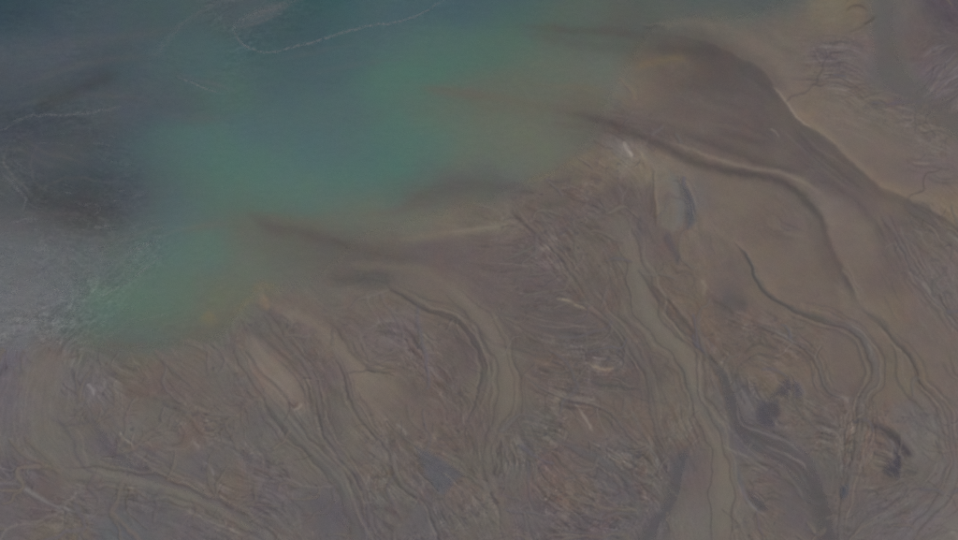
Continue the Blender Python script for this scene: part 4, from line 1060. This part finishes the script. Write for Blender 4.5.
GX, GY = ground(UU.astype(np.float64), VV.astype(np.float64))
CO = np.stack([GX, GY, Z], -1).reshape(-1, 3).astype(np.float32)
idx = np.arange(NU * NV, dtype=np.int32).reshape(NV, NU)
QUADS = np.stack([idx[1:, :-1], idx[1:, 1:], idx[:-1, 1:], idx[:-1, :-1]], -1).reshape(-1, 4)
FU = (WU[:-1, :-1] + STEP / 2).ravel(); FV = (WV[:-1, :-1] + STEP / 2).ravel()
FLATC = ALB.reshape(-1, 3)

def sub(name, mask, mat, z_off=None):
    q = QUADS[mask]
    used, inv = np.unique(q, return_inverse=True)
    return mesh_obj(name, CO[used], inv.reshape(-1, 4), mat, FLATC[used])

owner = np.zeros(len(QUADS), np.int8)
BAR_LABELS = {
 'broad tan': ('sandbar', 'broad smooth tan sandbar on the upper right above the great dark channel'),
 'long tongue': ('sandbar', 'long smooth tan sandbar tongue between the two dark curving channels at right'),
 'wide middle': ('sandbar', 'widest brown sandbar, right of the dark blue pool'),
 'small slope': ('sandbar', 'shaded brown sandbar with a dark hollow below the widest sandbar'),
 'narrow pale': ('sandbar', 'narrow pale beige sandbar with a rusty hook mark at its lower end'),
 'sweeping': ('sandbar', 'long sweeping beige sandbar running down from the yellowish shore at left'),
 'yellowish shore': ('sandbar', 'yellowish sandbar at the top edge left of the wide grey channel'),
 'round island': ('sandbar', 'rounded brown sandbar island ringed by pale runnels at lower right'),
 'slim yellow': ('sandbar', 'slim yellowish sandbar sliver between two thin dark runnels near right edge'),
 'right edge': ('sandbar', 'flat pinkish sandbar at the right edge below the dark curving scarp'),
}
for k, (nm, P) in enumerate(BARS.items()):
    u0, v0 = np.min(P, 0); u1, v1 = np.max(P, 0)
    m = (FU > u0) & (FU < u1) & (FV > v0) & (FV < v1) & (owner == 0)
    ii = np.nonzero(m)[0]
    owner[ii[poly_sd(P, FU[ii], FV[ii]) > 0]] = k + 1
deep = (SD[:-1, :-1] > 26).ravel()
flat = sub('tidal_flat', (owner == 0) & ~deep, M_SED)
BI, BJ = np.meshgrid(np.arange(0, NU, 6), np.arange(0, NV, 6)); bi = np.arange(BI.size).reshape(BI.shape)
bq = np.stack([bi[1:, :-1], bi[1:, 1:], bi[:-1, 1:], bi[:-1, :-1]], -1).reshape(-1, 4)
bq = bq[(SD[BJ, BI].ravel()[bq] > 14).all(1)]
used, inv = np.unique(bq, return_inverse=True)
bco = np.stack([GX[BJ, BI], GY[BJ, BI], Z[BJ, BI] - .25], -1).reshape(-1, 3)
bed = mesh_obj('lake_bed', bco[used], inv.reshape(-1, 4), M_SED, ALB[BJ, BI].reshape(-1, 3)[used])
tag(bed, None, None, None, 'structure')
tag(flat, 'brown tidal mudflat grooved by braided runnels', None, None, 'structure')
for k, nm in enumerate(BARS):
    n_, lab = BAR_LABELS[nm]
    o = sub(n_, owner == k + 1, M_SED)
    tag(o, lab, 'sandbar', 'sandbars of the delta')

# lake: one level sheet, cloudy with silt
ST = 1
lu = np.arange(0, NU, ST); lv = np.arange(0, NV, ST)
LI, LJ = np.meshgrid(lu, lv)
lsd = SD[LJ, LI]
lx, ly = GX[LJ, LI], GY[LJ, LI]
lco = np.stack([lx, ly, np.zeros_like(lx)], -1).reshape(-1, 3)
lcover = sst(0.2, 8.0, lsd)
li = np.arange(LI.size).reshape(LI.shape)
lq = np.stack([li[1:, :-1], li[1:, 1:], li[:-1, 1:], li[:-1, :-1]], -1).reshape(-1, 4)
keep = (lsd.ravel()[lq] > 0).any(1)
lq = lq[keep]
used, inv = np.unique(lq, return_inverse=True)
lake = mesh_obj('lake_water', lco[used], inv.reshape(-1, 4), M_LAKE, (ALB[LJ, LI] * (2 - lcover)[..., None]).reshape(-1, 3)[used], 'silt', lcover.ravel()[used])  # shore tone brightened to offset the sheet's own shade on the bed
tag(lake, 'green to slate blue silty water filling the upper left', None, None, 'structure')

def at_grid(F, u, v):
    i = np.clip(((np.asarray(u) - U0) / STEP).astype(int), 0, NU - 1); j = np.clip(((np.asarray(v) - V0) / STEP).astype(int), 0, NV - 1)
    return F[j, i]

def ribbon(name, P, w, mat, z, col, cover, across=15, jitter=0.0, seed=0, soft=1.0, taper=.1):
    C = curve(P, 2.0); N = len(C)
    T = np.gradient(C, axis=0); T /= np.linalg.norm(T, axis=1)[:, None]
    Nn = np.stack([-T[:, 1], T[:, 0]], -1)
    ww = np.interp(np.linspace(0, 1, N), np.linspace(0, 1, len(w)), w)
    s = np.linspace(-1, 1, across)
    rr = np.random.RandomState(seed)
    jt = np.interp(np.arange(N), np.arange(0, N + 4, 4), rr.uniform(-1, 1, len(np.arange(0, N + 4, 4)))) * jitter
    pos = C[:, None, :] + Nn[:, None, :] * (s[None, :, None] * ww[:, None, None] + jt[:, None, None])
    x, y = ground(pos[..., 0], pos[..., 1])
    zz = z(C[:, 0], C[:, 1])[:, None] + np.zeros_like(x)
    depth = sst(0.0, .05, zz - at_grid(Z, pos[..., 0], pos[..., 1])) if col else 1.0
    q = np.arange(N * across).reshape(N, across)
    quads = np.stack([q[:-1, :-1], q[:-1, 1:], q[1:, 1:], q[1:, :-1]], -1).reshape(-1, 4)
    t = np.linspace(0, 1, N)
    ends = np.clip(np.minimum(t, 1 - t) / taper, 0, 1) if taper else np.ones(N)
    cv_ = cover * np.clip((1 - np.abs(s)) / soft, 0, 1)[None, :] ** 1.0 * ends[:, None] * depth
    cols = None
    if col:      # colour brightened where cover is thin, offsetting its shade on the bed
        cols = at_grid(ALB, pos[..., 0], pos[..., 1]) * (2 - cv_)[..., None]
        cols = cols.reshape(-1, 3)
    o = mesh_obj(name, np.stack([x, y, zz], -1).reshape(-1, 3), quads, mat, cols, 'silt', cv_.ravel())
    # faces must look up
    me = o.data
    if len(me.polygons) and me.polygons[0].normal.z < 0: me.flip_normals()
    return o

def smooth1(a, n=25):
    k = np.ones(n) / n
    return np.convolve(np.pad(a, n // 2, mode='edge'), k, 'valid')[:len(a)]

def river_level(off):
    return lambda u, v: smooth1(at_grid(BASE, u, v)) + off

for P, w, c, off, lab in [
    (RIV1, [3, 5, 7, 11, 11, 10, 10, 12], '58565b', -.16, 'widest dark violet grey river winding down the lower right to the bottom edge'),
    (RIV1B, [3, 5, 6, 8], '5d5a5f', -.12, 'short side arm of the dark river, just above its bend'),
    (RIV2, [4, 6, 7, 7, 8, 11], '59585e', -.14, 'dark channel bending down to the bottom edge right of centre'),
    (RIV3, [18, 19, 18, 17, 15, 14], '605e5d', -.12, 'wide plain grey channel from the top edge to the right edge'),
    (RIV4, [3, 5, 7, 6, 5, 6, 6, 6], '5b5860', -.10, 'mauve channel crossing the mudflat at the lower left'),
    ([(306, 490), (328, 508), (350, 524), (372, 550)], [4, 10, 12, 12], '5a5960', -.08, 'short broad mauve channel leaving at the bottom left of centre')]:
    o = ribbon('river_channel', P, w, M_RIV, river_level(off), c, 1.0, soft=.12)
    tag(o, lab, None, None, 'structure')

for k, (nm, P, c, lab) in enumerate(POOLS):
    C = curve(P + [P[0]], 2.0)[:-1]; ctr = C.mean(0); N = len(C)
    rings = [0.02, 0.2, 0.4, 0.6, 0.8, 0.95, 1.1, 1.25]; cov = [.6, .6, .6, .58, .5, .4, .2, 0]
    pos = np.array([ctr + (C - ctr) * r_ for r_ in rings])
    x, y = ground(pos[..., 0], pos[..., 1])
    zb = float(np.mean(at_grid(BASE, C[:, 0], C[:, 1]))) - .12
    cov = np.array(cov)[:, None] * sst(0.0, .06, zb - at_grid(Z, pos[..., 0], pos[..., 1]))
    q = np.arange(len(rings) * N).reshape(len(rings), N); qn = np.roll(q, -1, 1)
    quads = np.stack([q[:-1], q[1:], qn[1:], qn[:-1]], -1).reshape(-1, 4)
    o = mesh_obj('pool', np.stack([x, y, np.full_like(x, zb)], -1).reshape(-1, 3), quads, M_RIV,
                 (at_grid(ALB, pos[..., 0], pos[..., 1]) * (2 - cov)[..., None]).reshape(-1, 3), 'silt', cov.ravel())  # pool tone lightened to make up for light lost under the sheet
    if o.data.polygons[0].normal.z < 0: o.data.flip_normals()
    tag(o, lab, 'pool', 'pools left on the mudflat')

lvl = lambda u, v: np.full(len(u), 0.02)
FOAMS = [
 ([(264, 9), (246, 16), (235, 25), (236, 35), (244, 44), (255, 50), (270, 52), (300, 46), (340, 33), (375, 25), (402, 21), (430, 9), (456, -8)], [2.4, 2.6, 2.2, 2.4, 3.0, 2.4, 2, 1.6], .5, 'long thin foam line curving across the top of the lake'),
 ([(232, 30), (248, 20), (266, 12), (290, 2), (312, -8)], [6, 9, 8, 6], .22, 'soft wide foam smear at the top edge above the long foam line'),
 ([(228, -4), (206, 8), (184, 22), (172, 34), (160, 50), (148, 58)], [5, 4, 4, 6, 8], .2, 'faint foam trail slanting down from the top edge left of the long line'),
 ([(176, 76), (192, 83), (206, 88), (222, 94)], [2, 2.2, 2], .42, 'short bright foam dash right of the dark water'),
 ([(0, 134), (12, 123), (32, 116), (64, 115), (100, 111), (130, 106)], [3, 3, 2.4, 3, 3], .34, 'foam line arching in from the left edge above the darkest water'),
 ([(0, 172), (10, 180), (18, 189), (26, 200), (22, 212)], [2.6, 3.2, 3, 2.4], .42, 'hooked foam line at the left edge beside the darkest water'),
 ([(4, 226), (18, 221), (40, 219)], [2, 2, 2], .4, 'small foam dash near the left edge above the streaked shallows'),
 ([(94, 228), (101, 227), (108, 225)], [2.4, 3, 2], .45, 'tiny foam fleck under the darkest water'),
 ([(82, 206), (92, 202), (100, 208), (94, 216)], [2, 2, 2], .25, 'curled foam fleck inside the darkest water'),
 ([(92, 299), (112, 291), (132, 279), (152, 264), (168, 250)], [2, 2.2, 2.2, 2], .3, 'foam line edging the green water beside the streaked shallows'),
 ([(126, 258), (136, 250), (150, 243), (160, 238)], [3, 4, 3], .28, 'foam patch at the left end of the green water'),
]
for k, (P, w, cov, lab) in enumerate(FOAMS):
    o = ribbon('foam_line', P, [x_ * .8 for x_ in w], M_FOAM, lvl, None, cov, jitter=1.0, seed=k, soft=.8, taper=.15)
    tag(o, lab, 'foam', 'foam lines on the lake')

# many short wisps nobody could count, in the streaked shallows at the left
rr = np.random.RandomState(3)
cos_, qs_, cv_ = [], [], []; base_i = 0
for k in range(520):
    u = rr.uniform(-20, 150); v = rr.uniform(120, 342)
    dens = math.exp(-((u - 30) / 60) ** 2 - ((v - 295) / 45) ** 2) + .55 * math.exp(-((u - 130) / 30) ** 2 - ((v - 258) / 22) ** 2) + .16
    if rr.rand() > dens or SD[int(np.clip((v - V0) / STEP, 0, NV - 1)), int(np.clip((u - U0) / STEP, 0, NU - 1))] < 4: continue
    n_ = rr.randint(5, 15); P = [(u, v)]; th = None
    for s in range(n_):
        i = int(np.clip((P[-1][0] - U0) / STEP, 0, NU - 1)); j = int(np.clip((P[-1][1] - V0) / STEP, 0, NV - 1))
        d = np.array([DX[j, i], DY[j, i]])
        if th is not None and d @ th < 0: d = -d
        th = d; P.append((P[-1][0] + d[0] * 1.8, P[-1][1] + d[1] * 1.8))
    P = np.array(P); T = np.gradient(P, axis=0); T /= np.linalg.norm(T, axis=1)[:, None]; Nn = np.stack([-T[:, 1], T[:, 0]], -1)
    N = len(P); hw = rr.uniform(.6, 1.3)
    pos = P[:, None] + Nn[:, None] * np.array([-1, 0, 1])[None, :, None] * hw
    x, y = ground(pos[..., 0], pos[..., 1])
    cos_.append(np.stack([x, y, np.full_like(x, .03)], -1).reshape(-1, 3))
    q = np.arange(N * 3).reshape(N, 3) + base_i
    qs_.append(np.stack([q[1:, :-1], q[1:, 1:], q[:-1, 1:], q[:-1, :-1]], -1).reshape(-1, 4))
    e = np.sin(np.linspace(0, math.pi, N)) * rr.uniform(.12, .4)
    cv_.append((e[:, None] * np.array([0, 1, 0])[None]).ravel()); base_i += N * 3
o = mesh_obj('foam', np.vstack(cos_), np.vstack(qs_), M_FOAM, None, '', np.concatenate(cv_))
if o.data.polygons[0].normal.z < 0: o.data.flip_normals()
tag(o, 'grey foam wisps streaking the shallows at the left edge', None, None, 'stuff')

# the land goes on under and beyond everything
gm, nt, out, bs = mat_base('mud_beyond')
tn = nt.nodes.new('ShaderNodeTexNoise'); tn.inputs['Scale'].default_value = 0.02; tn.inputs['Detail'].default_value = 8
geo = nt.nodes.new('ShaderNodeNewGeometry'); nt.links.new(geo.outputs['Position'], tn.inputs['Vector'])
cr = nt.nodes.new('ShaderNodeValToRGB'); nt.links.new(tn.outputs[0], cr.inputs[0])
cr.color_ramp.elements[0].color = (.17, .15, .14, 1); cr.color_ramp.elements[1].color = (.26, .23, .2, 1)
nt.links.new(cr.outputs[0], bs.inputs['Base Color']); bs.inputs['Roughness'].default_value = .8
g = np.linspace(-20000, 20000, 9)
gx, gy = np.meshgrid(g, g); gi = np.arange(81).reshape(9, 9)
o = mesh_obj('ground', np.stack([gx, gy, np.full_like(gx, -25.)], -1).reshape(-1, 3), np.stack([gi[:-1, :-1], gi[:-1, 1:], gi[1:, 1:], gi[1:, :-1]], -1).reshape(-1, 4), gm)
tag(o, None, None, None, 'structure')
